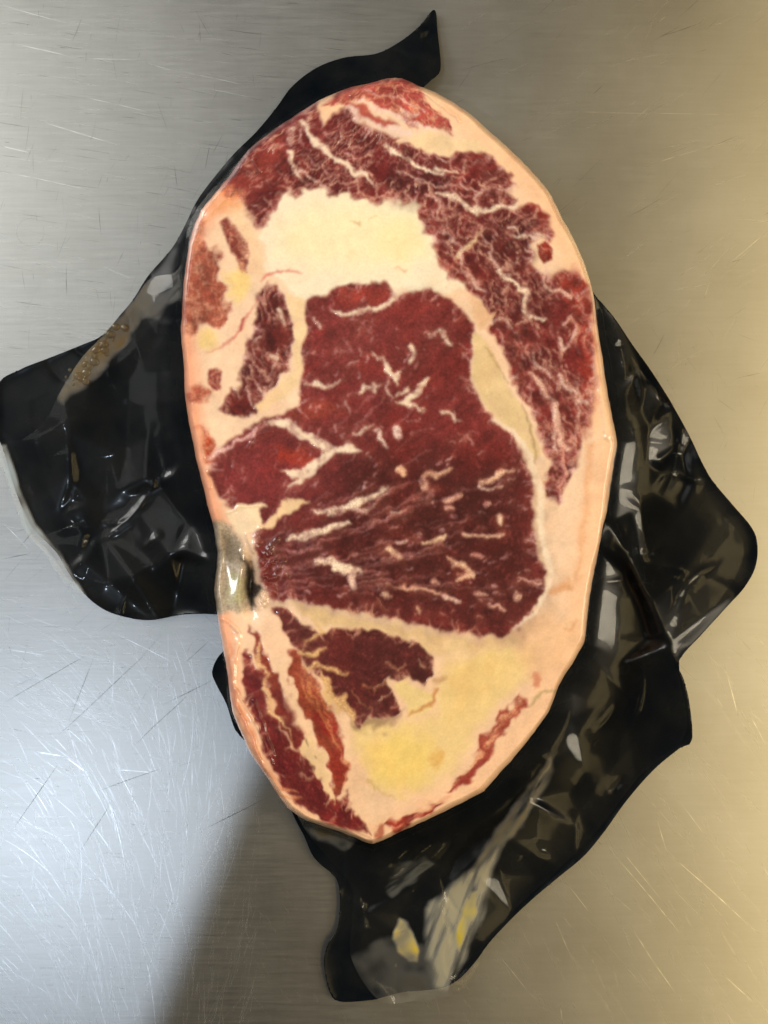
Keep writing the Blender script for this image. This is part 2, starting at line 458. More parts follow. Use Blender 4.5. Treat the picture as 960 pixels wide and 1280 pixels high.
def steak():
    ytop = OUTS[:, 1].argmin(); ybot = OUTS[:, 1].argmax()
    n = len(OUTS)
    def chain(i, j, st):
        pts = [OUTS[i]]; k = i
        while k != j:
            k = (k + st) % n; pts.append(OUTS[k])
        pts = np.array(pts); pts[:, 1] = np.maximum.accumulate(pts[:, 1] + np.arange(len(pts)) * 1e-6)
        return pts
    rc = chain(ytop, ybot, 1); lc = chain(ytop, ybot, -1)
    NY, NX = 960, 560
    y0, y1 = OUTS[ytop, 1], OUTS[ybot, 1]
    t = np.linspace(0, 1, NY)
    ys = y0 + (y1 - y0) * t
    # closer rows at the two ends, where the outline turns over
    ys = y0 + (y1 - y0) * (t - 0.10 * np.sin(2 * np.pi * t) / (2 * np.pi))
    xl = np.interp(ys, lc[:, 1], lc[:, 0]); xr = np.interp(ys, rc[:, 1], rc[:, 0])
    u = np.linspace(0, 1, NX)
    X = xl[:, None] + (xr - xl)[:, None] * u[None, :]
    Y = np.repeat(ys[:, None], NX, 1)
    D = np.maximum(0, -sdf_poly(OUTC, X, Y))     # distance inside the outline

    # ---- domain warp for uneven edges
    wx = fbm(X, Y, 13, 2, 1); wy = fbm(X, Y, 13, 2, 2)
    fx = fbm(X, Y, 4.2, 2, 3); fy = fbm(X, Y, 4.2, 2, 4)

    C = np.zeros(X.shape + (3,)); relief = np.zeros(X.shape)
    seam_id = [19]
    lab = np.zeros(X.shape, np.int16)     # 0 fat
    lean = np.zeros(X.shape)
    grain = fbm(X, Y, 3.2, 3, 5); mid = fbm(X, Y, 16, 3, 6); big = fbm(X, Y, 70, 3, 7)

    def box(P, pad):
        P = np.asarray(P, float)
        r0 = np.searchsorted(ys, P[:, 1].min() - pad); r1 = np.searchsorted(ys, P[:, 1].max() + pad)
        return slice(max(0, r0 - 1), min(NY, r1 + 1))
    def paint(mask, sl, col, jitter=0.0):
        c = lin(col)[None, None, :] * (1 + jitter * mid[sl][..., None])
        C[sl] = C[sl] * (1 - mask[..., None]) + c * mask[..., None]
    def poly(P, col, soft=3.0, warp=4.0, fine=1.0, alpha=1.0, lb=None, isl=None, edge=None, jitter=.12):
        sl = box(P, 25)
        d = sdf_poly(P, X[sl] + warp * wx[sl] * 1.6 + fine * fx[sl], Y[sl] + warp * wy[sl] * 1.6 + fine * fy[sl])
        m = (1 - sstep(-soft, soft, d)) * alpha
        paint(m, sl, col, jitter)
        if edge is not None:     # leaner, redder border of a muscle
            e = m * np.exp(-np.maximum(0, -d) / edge[1]) * np.clip(.55 + .9 * mid[sl], 0, 1) * edge[2]
            paint(e, sl, edge[0])
        if lb == 12: seam_id[0] += 1; lb = seam_id[0]
        if lb is not None: lab[sl][m > .5] = lb
        if isl is not None: lean[sl] = lean[sl] * (1 - m) + isl * m
        return sl, m
    def stroke(P, col, soft=2.2, warp=3.0, fine=1.8, alpha=1.0, lb=None, fat=True, jitter=.08):
        sl = box([p[:2] for p in P], 20)
        d = sdf_stroke(P, X[sl] + warp * wx[sl] * 1.6 + fine * fx[sl], Y[sl] + warp * wy[sl] * 1.6 + fine * fy[sl])
        m = (1 - sstep(-soft, soft, d + .35)) * alpha
        if fat and P[0][1] < 760 and col[0] > 180: col = (min(240, col[0] + 4), min(216, col[1] + 14), min(190, col[2] + 34))
        if fat:                      # veins thin out and fade into the lean
            m *= np.clip(.88 + .55 * mid[sl] + .35 * fx[sl], .25, 1)
            halo = np.exp(-np.maximum(d, 0) / 3.2) * .22 * alpha * np.clip(.5 + 1.2 * wy[sl], 0, 1) * lean[sl]
            paint(halo, sl, (206, 138, 108))
        paint(m, sl, col, jitter)
        if fat: lean[sl] *= (1 - m)
        if lb == 12: seam_id[0] += 1; lb = seam_id[0]
        if lb is not None: lab[sl][m > .5] = lb

    CREAM = (238, 212, 182); PALE = (243, 224, 196); YEL = (232, 200, 128); PINK = (228, 172, 138); ORG = (222, 150, 108)
    RED = (126, 50, 44); DARK = (96, 40, 36); ROSE = (140, 66, 56); BRT = (172, 66, 42)

    # ---- base fat
    C[:] = lin((242, 206, 174))
    side = sstep(420, 300, X)                    # the left rim is rosier, the right rim paler
    a = (1 - sstep(4, 30, D)) * side * .85
    C = C * (1 - a[..., None]) + lin((238, 158, 120)) * a[..., None]
    a = (1 - sstep(10, 46, D)) * (1 - side)
    C = C * (1 - a[..., None]) + lin((246, 198, 158)) * a[..., None]
    a = sstep(740, 900, Y) * .6
    C = C * (1 - a[..., None]) + lin((234, 190, 152)) * a[..., None]
    C *= (1 + .10 * mid + .06 * big)[..., None]

    # ---- fat kernels
    K1 = [(345, 258), (352, 243), (362, 240), (370, 245), (385, 238), (400, 234), (412, 242), (430, 243), (450, 248), (470, 252), (490, 250), (505, 250), (520, 247), (526, 256), (527, 275),
          (531, 292), (545, 298), (540, 312), (549, 330), (560, 345), (592, 358), (575, 362), (560, 366), (540, 364), (515, 372), (505, 364), (490, 357), (470, 354), (450, 354), (430, 360),
          (415, 364), (395, 370), (382, 380), (370, 367), (355, 354), (340, 347), (330, 330), (330, 310), (326, 295), (335, 275)]
    poly(K1, (244, 228, 200), soft=4, lb=1, jitter=.05)
    poly([(380, 262), (430, 255), (500, 262), (520, 285), (535, 320), (500, 338), (450, 335), (400, 330), (350, 315), (352, 285)], (246, 231, 186), soft=22, alpha=.8, jitter=.04)
    poly([(470, 285), (520, 270), (535, 310), (500, 330), (470, 315)], (246, 230, 174), soft=14, alpha=.6, jitter=.03)
    K2 = [(440, 905), (460, 900), (490, 905), (520, 900), (545, 890), (550, 860), (560, 830), (600, 812), (640, 803), (672, 812), (662, 842), (632, 872), (602, 902), (580, 942), (560, 970),
          (530, 990), (500, 995), (470, 985), (450, 960), (440, 930)]
    poly(K2, (234, 202, 142), soft=12, lb=2, jitter=.06)
    poly([(455, 935), (500, 915), (540, 925), (545, 955), (510, 985), (470, 975)], (238, 206, 118), soft=16, alpha=.85)
    poly([(560, 830), (620, 815), (640, 830), (600, 880), (560, 900)], (232, 198, 130), soft=16, alpha=.7)
    poly([(425, 950), (445, 940), (462, 985), (500, 1000), (480, 1025), (450, 1030), (436, 1000)], (232, 194, 158), soft=8, alpha=.8)
    poly([(640, 790), (690, 760), (725, 790), (705, 830), (660, 850)], (232, 184, 140), soft=12, alpha=.7)
    poly([(365, 752), (400, 762), (460, 776), (520, 786), (590, 800), (650, 798), (600, 812), (545, 825), (520, 800), (470, 788), (420, 782), (395, 782)], (230, 196, 146), soft=5, alpha=.9)

    # ---- muscles
    M1 = [(276, 236), (284, 214), (304, 186), (328, 166), (350, 150), (372, 136), (392, 126), (402, 138), (406, 156), (418, 142), (434, 134), (446, 142), (454, 160), (480, 166), (500, 173),
          (515, 182), (535, 190), (575, 193), (600, 191), (615, 198), (622, 208), (632, 212), (640, 225), (648, 233), (640, 238), (630, 240), (645, 248), (640, 255), (630, 258), (648, 262),
          (658, 252), (672, 258), (684, 272), (688, 285), (686, 300), (672, 296), (664, 300), (664, 330), (672, 340), (690, 345), (705, 338), (722, 340), (732, 358), (738, 385), (740, 415),
          (742, 450), (741, 480), (736, 510), (728, 540), (722, 570), (712, 600), (702, 622), (695, 629), (684, 618), (682, 600), (688, 575), (684, 560), (676, 540), (670, 520), (655, 500),
          (645, 480), (636, 458), (625, 435), (612, 412), (607, 395), (600, 380), (590, 362), (575, 350), (560, 345), (549, 330), (540, 312), (545, 298), (531, 292), (527, 275), (526, 256),
          (520, 247), (505, 250), (490, 250), (470, 252), (450, 248), (430, 243), (412, 242), (400, 234), (385, 238), (370, 245), (362, 240), (352, 243), (345, 258), (338, 270), (330, 282),
          (322, 285), (312, 270), (303, 255)]
    s1, m1 = poly(M1, (118, 46, 41), soft=4.2, lb=3, isl=1, edge=(BRT, 5, .5), jitter=.25)
    poly([(470, 200), (560, 215), (560, 240), (530, 260), (490, 248), (440, 238), (440, 215)], (92, 36, 34), soft=16, alpha=.7, warp=6)
    poly([(600, 270), (660, 265), (670, 330), (640, 350), (600, 330)], (86, 36, 32), soft=14, alpha=.6, warp=6)
    poly([(285, 230), (312, 190), (345, 165), (360, 190), (330, 235), (305, 245)], (160, 76, 58), soft=12, alpha=.65)
    poly([(690, 342), (722, 336), (740, 380), (747, 450), (744, 500), (733, 548), (724, 530), (728, 470), (722, 420), (712, 380), (698, 360)], (158, 60, 42), soft=8, alpha=.8, isl=1, lb=3)
    poly([(660, 252), (676, 258), (690, 278), (690, 300), (682, 298), (676, 275)], (154, 62, 44), soft=4, alpha=.8, isl=1)
    poly([(672, 306), (682, 301), (691, 310), (690, 324), (681, 330), (673, 322)], (158, 58, 38), soft=1.5, warp=1, lb=3, isl=1)
    M0 = [(404, 126), (438, 106), (475, 98), (502, 96), (520, 106), (530, 128), (548, 138), (560, 152), (566, 165), (545, 160), (520, 158), (500, 148), (478, 142), (460, 130), (445, 122), (430, 128)]
    poly(M0, (168, 84, 72), soft=3, warp=5, lb=4, isl=.8, jitter=.3)
    poly([(430, 120), (450, 130), (470, 146), (500, 160), (480, 160), (455, 150), (440, 140)], (190, 96, 76), soft=3, warp=4, isl=.6)
    poly([(500, 128), (525, 132), (550, 146), (560, 160), (535, 155), (510, 145)], (192, 90, 78), soft=5, isl=.6)

    M2 = [(383, 378), (393, 371), (410, 367), (425, 359), (440, 353), (460, 353), (480, 355), (492, 361), (497, 369), (515, 367), (535, 363), (550, 367), (565, 379), (580, 392), (590, 405),
          (592, 420), (588, 440), (588, 465), (592, 485), (600, 500), (610, 515), (620, 530), (640, 545), (652, 562), (660, 585), (666, 610), (667, 650), (670, 690), (682, 712), (678, 740),
          (668, 765), (650, 785), (630, 795), (600, 795), (560, 788), (520, 780), (480, 772), (440, 764), (400, 756), (365, 750), (335, 747), (328, 735), (326, 715), (320, 695), (316, 670),
          (310, 655), (295, 640), (282, 628), (272, 615), (264, 598), (262, 582), (270, 565), (285, 550), (300, 540), (322, 528), (340, 519), (355, 515), (372, 508), (376, 490), (377, 460), (380, 420)]
    poly(M2, (124, 54, 48), lb=5, isl=1, soft=3.0, warp=3, fine=.9, edge=((156, 74, 54), 6, .5), jitter=.18)
    poly([(430, 560), (560, 560), (655, 580), (670, 690), (675, 750), (640, 790), (540, 775), (400, 750), (335, 740), (335, 690), (400, 640)], (80, 34, 29), soft=36, alpha=.95, warp=8)
    poly([(390, 385), (460, 380), (540, 375), (560, 420), (540, 470), (450, 470), (390, 450)], (140, 68, 58), soft=26, alpha=.6, warp=8)
    poly([(275, 590), (320, 570), (370, 575), (370, 610), (330, 630), (285, 622)], (140, 60, 56), soft=14, alpha=.6)
    poly([(430, 360), (480, 358), (492, 372), (470, 380), (430, 384), (415, 376)], (168, 76, 58), soft=6, alpha=.7)
    poly([(350, 555), (400, 570), (402, 578), (380, 585), (345, 572)], (168, 68, 42), soft=6, alpha=.7)
    poly([(370, 510), (410, 500), (430, 515), (390, 525), (350, 522)], (150, 72, 46), soft=8, alpha=.6)

    M3 = [(335, 352), (345, 360), (358, 372), (366, 390), (368, 410), (364, 440), (360, 455), (352, 470), (338, 488), (325, 500), (320, 516), (300, 520), (285, 515), (273, 508), (280, 500),
          (290, 488), (300, 482), (298, 465), (303, 455), (308, 435), (312, 415), (320, 395), (322, 370), (328, 358)]
    poly(M3, (108, 44, 36), lb=6, isl=1, edge=((140, 60, 44), 4, .5), jitter=.25)
    poly([(274, 278), (285, 272), (296, 285), (305, 300), (312, 318), (308, 340), (301, 342), (295, 322), (285, 305), (276, 292)], (142, 74, 56), lb=7, isl=.9, soft=2.2, warp=3)
    poly([(234, 335), (245, 310), (256, 298), (268, 308), (275, 322), (278, 345), (284, 370), (285, 395), (278, 410), (262, 408), (250, 402), (240, 422), (230, 400), (230, 360)], (172, 100, 72), lb=7, isl=.8, soft=4, warp=6, jitter=.4)
    poly([(236, 345), (250, 335), (268, 345), (276, 370), (270, 380), (250, 375)], (150, 82, 60), soft=7, alpha=.7, isl=.8, jitter=.4)
    poly([(284, 342), (300, 335), (316, 346), (308, 366), (296, 382), (286, 370)], (238, 206, 138), soft=8)
    poly([(246, 412), (262, 412), (274, 420), (268, 436), (252, 436)], (234, 200, 136), soft=7)
    poly([(300, 250), (318, 290), (330, 340), (315, 340), (300, 300), (285, 268), (280, 255)], (238, 198, 156), soft=7, alpha=.7)
    poly([(258, 240), (285, 228), (305, 240), (300, 262), (275, 268), (255, 262)], (236, 160, 108), soft=7, alpha=.8)
    poly([(262, 462), (272, 460), (278, 472), (275, 487), (266, 489), (260, 478)], (150, 74, 62), soft=1.8, warp=2, lb=7, isl=.8)
    poly([(230, 492), (248, 480), (264, 492), (252, 502), (234, 505)], (188, 106, 78), soft=4, lb=7, isl=.6)
    poly([(249, 535), (262, 540), (268, 556), (264, 580), (256, 572), (250, 555)], (190, 84, 48), soft=5, lb=7, isl=.6)

    poly([(226, 350), (236, 300), (248, 272), (258, 280), (250, 310), (242, 350), (236, 420), (226, 420)], (190, 110, 82), soft=5, alpha=.6, isl=.5, lb=7)
    poly([(286, 800), (296, 860), (312, 910), (340, 965), (352, 985), (330, 965), (300, 905), (284, 850)], (196, 92, 62), soft=5, alpha=.55)
    M5 = [(340, 757), (355, 758), (370, 775), (390, 785), (398, 791), (420, 785), (450, 785), (480, 790), (510, 798), (530, 808), (541, 825), (540, 845), (530, 860), (515, 847), (500, 851),
          (485, 846), (490, 866), (500, 890), (480, 900), (460, 895), (450, 912), (440, 897), (425, 890), (415, 872), (405, 852), (388, 838), (372, 815), (360, 795), (348, 775)]
    poly(M5, (88, 40, 36), lb=8, isl=1, soft=2.0, warp=3, edge=((120, 62, 50), 5, .5), jitter=.22)
    poly([(412, 880), (440, 880), (470, 890), (500, 892), (480, 912), (455, 915), (430, 900)], (96, 52, 44), soft=6, alpha=.6, warp=8)
    poly([(495, 855), (510, 850), (520, 862), (535, 868), (548, 870), (535, 890), (515, 898), (505, 885)], (236, 206, 144), soft=3, warp=4, isl=0, lb=2)
    M6 = [(303, 815), (310, 812), (314, 835), (330, 845), (337, 865), (335, 885), (345, 900), (352, 915), (365, 935), (380, 945), (395, 955), (400, 975), (415, 1000), (428, 1005), (436, 985),
          (440, 1010), (462, 1042), (440, 1038), (400, 1024), (372, 1008), (355, 985), (342, 960), (330, 930), (315, 895), (305, 860)]
    poly(M6, (106, 34, 34), lb=9, isl=1, edge=((160, 66, 48), 5, .5), jitter=.2)
    poly([(312, 785), (325, 795), (335, 825), (350, 850), (358, 870), (354, 888), (376, 915), (386, 932), (375, 940), (360, 925), (345, 900), (338, 872), (328, 850), (318, 830)], (146, 68, 48), lb=9, isl=.8, soft=2.5, warp=5)
    poly([(340, 860), (356, 865), (368, 900), (384, 928), (376, 940), (355, 915)], (112, 42, 38), soft=5, alpha=.8, isl=.9)
    M7 = [(362, 810), (372, 815), (380, 830), (395, 850), (405, 870), (415, 885), (425, 905), (428, 925), (430, 950), (436, 970), (427, 985), (419, 1005), (415, 985), (413, 960), (400, 930),
          (390, 905), (375, 880), (365, 855), (360, 830)]
    poly(M7, (152, 76, 48), lb=10, isl=.9, soft=2.2, warp=4, jitter=.35)
    poly([(392, 885), (410, 890), (424, 910), (426, 925), (405, 920), (392, 900)], (136, 38, 30), soft=5, alpha=.9, isl=1)
    poly([(410, 940), (428, 935), (432, 965), (420, 980), (414, 960)], (150, 50, 36), soft=5, alpha=.8, isl=1)
    poly([(374, 937), (385, 920), (397, 928), (406, 950), (413, 980), (420, 1006), (410, 1002), (400, 976), (388, 957)], (232, 196, 150), soft=2.2, warp=4, isl=0, lb=0)
    poly([(478, 1032), (500, 1020), (530, 1008), (556, 1000), (548, 1012), (520, 1026), (488, 1038)], (150, 54, 38), lb=11, isl=.9, soft=2.6, warp=6, jitter=.3)
    poly([(560, 986), (575, 970), (590, 950), (605, 925), (620, 905), (640, 885), (652, 868), (656, 880), (640, 902), (622, 932), (602, 957), (586, 977), (570, 990)], (172, 84, 60), lb=11, isl=.8, soft=3, warp=6, jitter=.3)
    poly([(560, 988), (585, 968), (600, 945), (606, 950), (590, 972), (570, 992)], (160, 62, 50), soft=3, alpha=.7, isl=.8)
    poly([(664, 846), (675, 840), (679, 850), (670, 862), (664, 860)], (204, 122, 92), soft=3, alpha=.8)
    poly([(470, 1030), (480, 1032), (478, 1046), (466, 1048)], (168, 70, 46), soft=3, alpha=.8)

    # ---- traced seams and veins of fat
    def st(P, hw, col=CREAM, **k):
        if np.isscalar(hw): hw = [hw] * len(P)
        stroke([(p[0], p[1], h) for p, h in zip(P, hw)], col, **k)
    VE = (226, 180, 144)
    st([(378, 152), (386, 166), (395, 178), (406, 189), (420, 199), (432, 208), (442, 214), (455, 217), (462, 225), (470, 233)], [2.5, 3, 4, 3.6, 3.6, 3, 3.6, 3.2, 2, 1], lb=12)
    st([(362, 190), (366, 200), (370, 212), (377, 224), (384, 232)], [3, 3.2, 2.6, 2, 1.2], lb=12)
    st([(371, 212), (385, 218), (398, 229), (408, 238)], [2, 2, 1.4, .8], VE)
    st([(366, 158), (363, 178)], [1.8, 1], VE)
    st([(376, 162), (372, 176)], [1, .8], VE)
    st([(440, 135), (450, 147), (470, 157), (490, 163), (510, 166)], [5, 4, 4, 4, 5], (232, 190, 155))
    poly([(494, 179), (508, 170), (540, 166), (570, 172), (600, 180), (616, 191), (590, 193), (560, 190), (530, 187), (510, 183)], (238, 205, 162), soft=2.5, isl=0, lb=0)
    st([(448, 124), (470, 138), (492, 146), (520, 155), (545, 163)], [2, 2, 2.5, 2, 2], (235, 190, 160), alpha=.85)
    st([(500, 140), (512, 146), (520, 143)], [4, 4, 3], (235, 195, 165), alpha=.9)
    st([(455, 112), (480, 122), (505, 126), (530, 140)], [1.6, 1.4, 1.6, 1.2], (230, 180, 150), alpha=.8)
    st([(482, 183), (495, 193), (506, 200), (520, 205), (535, 213), (550, 215), (571, 217)], [2.4, 2.8, 2.4, 3, 2.4, 2, 1.2])
    st([(545, 194), (556, 202), (568, 196)], 1, VE)
    st([(498, 214), (512, 222), (530, 225), (545, 232), (575, 232)], [.9, 1.2, 1, 1, .7], VE)
    st([(545, 241), (560, 243), (572, 250), (582, 258), (590, 264), (605, 262), (625, 259), (642, 256)], [1.6, 2.2, 3, 4, 4.2, 3.4, 3, 3.4])
    st([(600, 256), (592, 247), (602, 240), (620, 236), (640, 238)], [1.4, 1.6, 1.5, 1.4, 1.6], VE)
    st([(600, 240), (585, 236), (577, 230)], [1.2, 1.2, .8], VE)
    st([(532, 245), (545, 248), (550, 262), (547, 275)], [1, 1.2, 1.2, 1], VE)
    st([(574, 322), (584, 308), (600, 293)], [3.2, 3.6, 2], (220, 180, 120))
    st([(580, 312), (578, 335), (590, 352), (606, 362)], [1.6, 1.8, 2.4, 2], VE)
    st([(555, 290), (566, 300), (578, 312)], [1, 1.6, 1.6], VE)
    st([(600, 293), (612, 310), (618, 330), (630, 345)], [1.2, 1.4, 1.6, 2], VE)
    st([(640, 295), (655, 292), (682, 296)], [2.2, 2, 1.6])
    st([(634, 284), (645, 282), (648, 290)], [1.6, 2.2, 1.4], VE)
    st([(684, 335), (680, 350), (688, 361), (705, 366), (716, 373)], [3, 2.4, 2.2, 2, 1.4], (230, 180, 140))
    st([(622, 338), (640, 350), (648, 365), (660, 366), (656, 385), (662, 396), (680, 399)], [2.2, 2.8, 3.4, 2.6, 3.2, 2.8, 1.8])
    st([(704, 402), (716, 398), (722, 411), (716, 424), (702, 436), (698, 422)], [1.4, 1.4, 1.6, 1.6, 2, 2], VE)
    poly([(588, 368), (600, 383), (622, 390), (617, 403), (600, 413), (592, 402)], (234, 190, 150), soft=2.5, warp=4, isl=0, lb=0)
    st([(615, 400), (632, 402), (640, 412)], [2, 1.6, 1], VE)
    SEAM = [(590, 415), (600, 418), (612, 435), (625, 460), (640, 490), (650, 505), (660, 520), (672, 545), (678, 565), (674, 582), (666, 572), (655, 552), (642, 537), (622, 527), (612, 512),
            (600, 497), (592, 477), (590, 450)]
    poly(SEAM, (226, 196, 148), soft=2, warp=2, isl=0, lb=12)
    st([(618, 525), (640, 540), (655, 556), (665, 578), (672, 602), (678, 622), (676, 650), (680, 680), (686, 704), (689, 718), (681, 745), (668, 766), (650, 782), (644, 786)],
       [2, 3, 4, 5, 5, 5, 4, 4, 4.5, 4, 3.2, 3, 2.6, 2], (236, 204, 158), warp=1, lb=12)
    st([(607, 435), (622, 458), (636, 478)], [.7, 1, .6], (140, 100, 58), warp=1)
    st([(652, 505), (662, 530), (668, 555), (671, 580)], [.6, 1.6, 1.8, 1.2], (122, 84, 48), warp=1, alpha=.8)
    st([(676, 572), (682, 590), (684, 600)], [4, 4.5, 3], (228, 190, 140))
    st([(664, 468), (680, 488), (690, 502), (698, 525), (703, 552), (712, 562)], [2.2, 2.8, 3.2, 3, 3.4, 2], (226, 170, 130))
    st([(692, 505), (696, 540), (694, 565)], [1.8, 2, 1.6], VE)
    st([(706, 556), (706, 590), (700, 618)], [2, 3, 1.6], (220, 140, 106))
    st([(700, 470), (718, 495), (735, 505)], [3, 2.4, 1.4], VE)
    st([(720, 480), (722, 520), (716, 560)], [1, 1.2, 1], VE)
    st([(665, 440), (672, 460), (690, 470)], [1.2, 2.4, 1.4], VE)
    for _ in range(46):        # thin fibres in the tail of the cap muscle
        x = random.uniform(610, 735); y = random.uniform(400, 580)
        l = random.uniform(8, 26); a_ = math.radians(random.gauss(66, 8))
        st([(x, y), (x + l * math.cos(a_), y + l * math.sin(a_))], [.5, random.uniform(.4, 1.1)], (214, 150, 118), alpha=random.uniform(.3, .8))
    # lane between the inner muscle and the eye
    poly([(360, 365), (381, 376), (382, 400), (378, 430), (377, 460), (372, 482), (357, 496), (342, 506), (326, 516), (318, 508), (330, 496), (345, 486), (356, 475), (366, 460), (368, 430), (367, 400), (359, 380)],
         (240, 206, 162), soft=2, warp=2, isl=0, lb=12)
    # eye muscle
    st([(415, 388), (430, 392), (450, 391), (470, 386), (485, 380), (494, 372), (498, 362)], [1.6, 3, 3, 2.6, 3, 4, 5.5], lb=12)
    st([(383, 482), (395, 479), (410, 483), (425, 474)], [1.6, 3.4, 2.6, 1.4], PALE)
    st([(335, 531), (346, 529), (360, 531), (372, 539), (385, 545), (400, 555), (418, 562), (438, 560), (450, 563)], [3, 6, 7, 6, 6, 6, 6.5, 4, 1.5], lb=12)
    st([(415, 566), (402, 575), (390, 585), (376, 596), (365, 591), (354, 588)], [5, 5, 6, 8, 6, 2], lb=12)
    st([(392, 590), (376, 602), (362, 610)], [4, 4, 1.5], lb=12)
    st([(263, 571), (280, 562), (300, 548), (315, 542), (326, 530)], [3, 3.4, 2.6, 2, 1.6], (232, 170, 142))
    st([(345, 520), (372, 530)], [.8, 1.2], VE)
    poly([(284, 636), (300, 631), (318, 629), (333, 631), (322, 637), (328, 650), (332, 658), (318, 664), (305, 669), (295, 661), (288, 648)], (243, 216, 180), soft=2, warp=3, isl=0, lb=12)
    poly([(322, 659), (345, 644), (350, 630), (362, 621), (388, 626), (370, 636), (350, 650), (333, 660)], (236, 200, 156), soft=2, warp=3, isl=0, lb=12)
    st([(360, 673), (385, 668), (408, 661), (436, 652)], [1.8, 4.6, 5, 2])
    st([(394, 640), (420, 640), (445, 630), (465, 620), (482, 611)], [2, 3.4, 5, 4.4, 1.6])
    st([(440, 636), (460, 640), (470, 630)], [2, 1.4, 1], VE)
    st([(395, 703), (410, 701), (428, 708), (450, 714)], [2, 5, 6, 2])
    st([(439, 718), (440, 734)], [5, 4], VE)
    st([(345, 686), (370, 688), (402, 686)], [1.2, 2.6, 1], (190, 120, 96), alpha=.8)
    st([(455, 713), (475, 715)], [2, 1.4], (190, 112, 86), alpha=.8)
    st([(345, 710), (358, 712), (352, 720)], [3, 2.4, 1.2], (184, 120, 100), alpha=.6)
    st([(465, 440), (478, 450), (487, 463), (492, 473), (503, 466)], [1.4, 2.6, 3, 3, 1.6], lb=12)
    st([(487, 466), (494, 480)], [2.2, 1.4])
    st([(447, 493), (454, 486), (475, 484)], [2, 3, 1.8])
    st([(495, 504), (508, 500), (521, 490), (535, 473)], [1.2, 4, 5, 2.2], lb=12)
    st([(508, 500), (520, 508), (532, 513)], [2.6, 2, 1])
    st([(495, 492), (508, 488)], [1.6, 2])
    st([(513, 433), (518, 443), (512, 452)], [3.6, 4, 1.6])
    st([(543, 418), (549, 411), (556, 422), (563, 430)], [1, 2.2, 2, 2.4])
    st([(537, 420), (546, 420)], [.8, 1.2], VE)
    st([(553, 514), (565, 521), (577, 525)], [1.4, 2, 1])
    st([(566, 515), (568, 526)], [1, 1.4], VE)
    st([(496, 537), (498, 545)], [4.8, 4.8], (226, 184, 154), warp=1)
    st([(470, 540), (474, 549), (484, 557)], [2.6, 4, 2], (222, 178, 146))
    st([(440, 543), (455, 541), (466, 534)], [1, 1.8, 1])
    st([(482, 478), (490, 495)], [1, 1.8], VE)
    st([(393, 398), (398, 408)], [1, 1.6], VE)
    st([(432, 425), (437, 440)], [.8, 1.2], (190, 120, 104), alpha=.8)
    st([(430, 503), (436, 515)], [1.4, .8], VE)
    st([(525, 594), (545, 593), (562, 586)], [1.6, 3.2, 1.4], (226, 172, 118)); st([(500, 588), (505, 592)], [4.6, 3.2], (222, 164, 112))
    st([(528, 600), (530, 610)], [3, 4.4], (210, 150, 110)); st([(560, 625), (572, 620)], [4, 3], (214, 152, 112)); st([(558, 636), (566, 635)], [2.6, 2.2], (206, 140, 104))
    st([(600, 604), (613, 601), (624, 593), (641, 587)], [1.6, 2.6, 4.2, 1.6], (226, 172, 124)); st([(600, 607), (612, 610), (627, 610)], [1.6, 1.8, 1.2], VE)
    st([(606, 629), (614, 626)], [4, 3], (196, 130, 100)); st([(624, 648), (626, 657)], [4.4, 3.6], (232, 190, 140)); st([(584, 667), (598, 671), (630, 670)], [2.6, 1.8, 1.6], (226, 176, 130))
    st([(530, 677), (548, 677), (557, 669)], [1.8, 4.2, 2], (230, 184, 128)); st([(484, 688), (492, 692), (502, 698)], [4, 5, 2.6], (224, 172, 120)); st([(495, 676), (506, 676)], [1.6, 1.4], VE)
    st([(560, 699), (572, 706), (592, 718)], [1.8, 4.4, 3], (226, 172, 122)); st([(590, 719), (570, 724)], [2.6, 1.6], (226, 172, 122)); st([(540, 726), (546, 726)], [3.6, 2.6], (210, 144, 104))
    st([(590, 693), (600, 694)], [3, 3], (200, 130, 96), alpha=.8); st([(485, 731), (515, 735), (549, 741)], [1.4, 2.2, 1.6], (222, 160, 112)); st([(480, 743), (483, 744)], [4, 3.4], (222, 170, 124))
    st([(555, 744), (564, 747)], [3, 2], (206, 140, 104)); st([(594, 743), (606, 743)], [3, 2], (206, 146, 110)); st([(643, 742), (648, 748)], [2, 3], (222, 170, 128)); st([(610, 755), (622, 759), (633, 763)], [1.4, 1.8, 1.6], (216, 156, 116))
    st([(555, 746), (575, 750)], [2, 1.4], VE); st([(470, 745), (480, 765)], [.8, 1], (150, 90, 70)); st([(524, 763), (527, 766)], [1.6, 1.6], VE)
    st([(490, 642), (500, 640)], [1.4, 1.6], VE); st([(470, 625), (486, 618)], [1.4, 1.2], VE)
    st([(648, 724), (668, 730), (676, 726)], [1, 1.8, 2.2], (220, 160, 124))
    # small scattered flecks: fanning out from the notch in the lower eye, looser above
    def inside(x, y, P):
        return float(sdf_poly(P, np.array([x]), np.array([y]))[0]) < -6
    cnt = 0
    while cnt < 240:
        x = random.uniform(262, 680); y = random.uniform(360, 790)
        if not inside(x, y, M2): continue
        a_ = math.atan2(y - 742, x - 235) + random.gauss(0, .25) if y > 560 else random.gauss(-.9, .7)
        l = random.uniform(2, 9); cnt += 1
        st([(x, y), (x + l * math.cos(a_), y + l * math.sin(a_))], [random.uniform(.3, 1.3), random.uniform(.2, .7)], (228, 172, 146), soft=1.7, alpha=random.uniform(.35, .95))
    cnt = 0
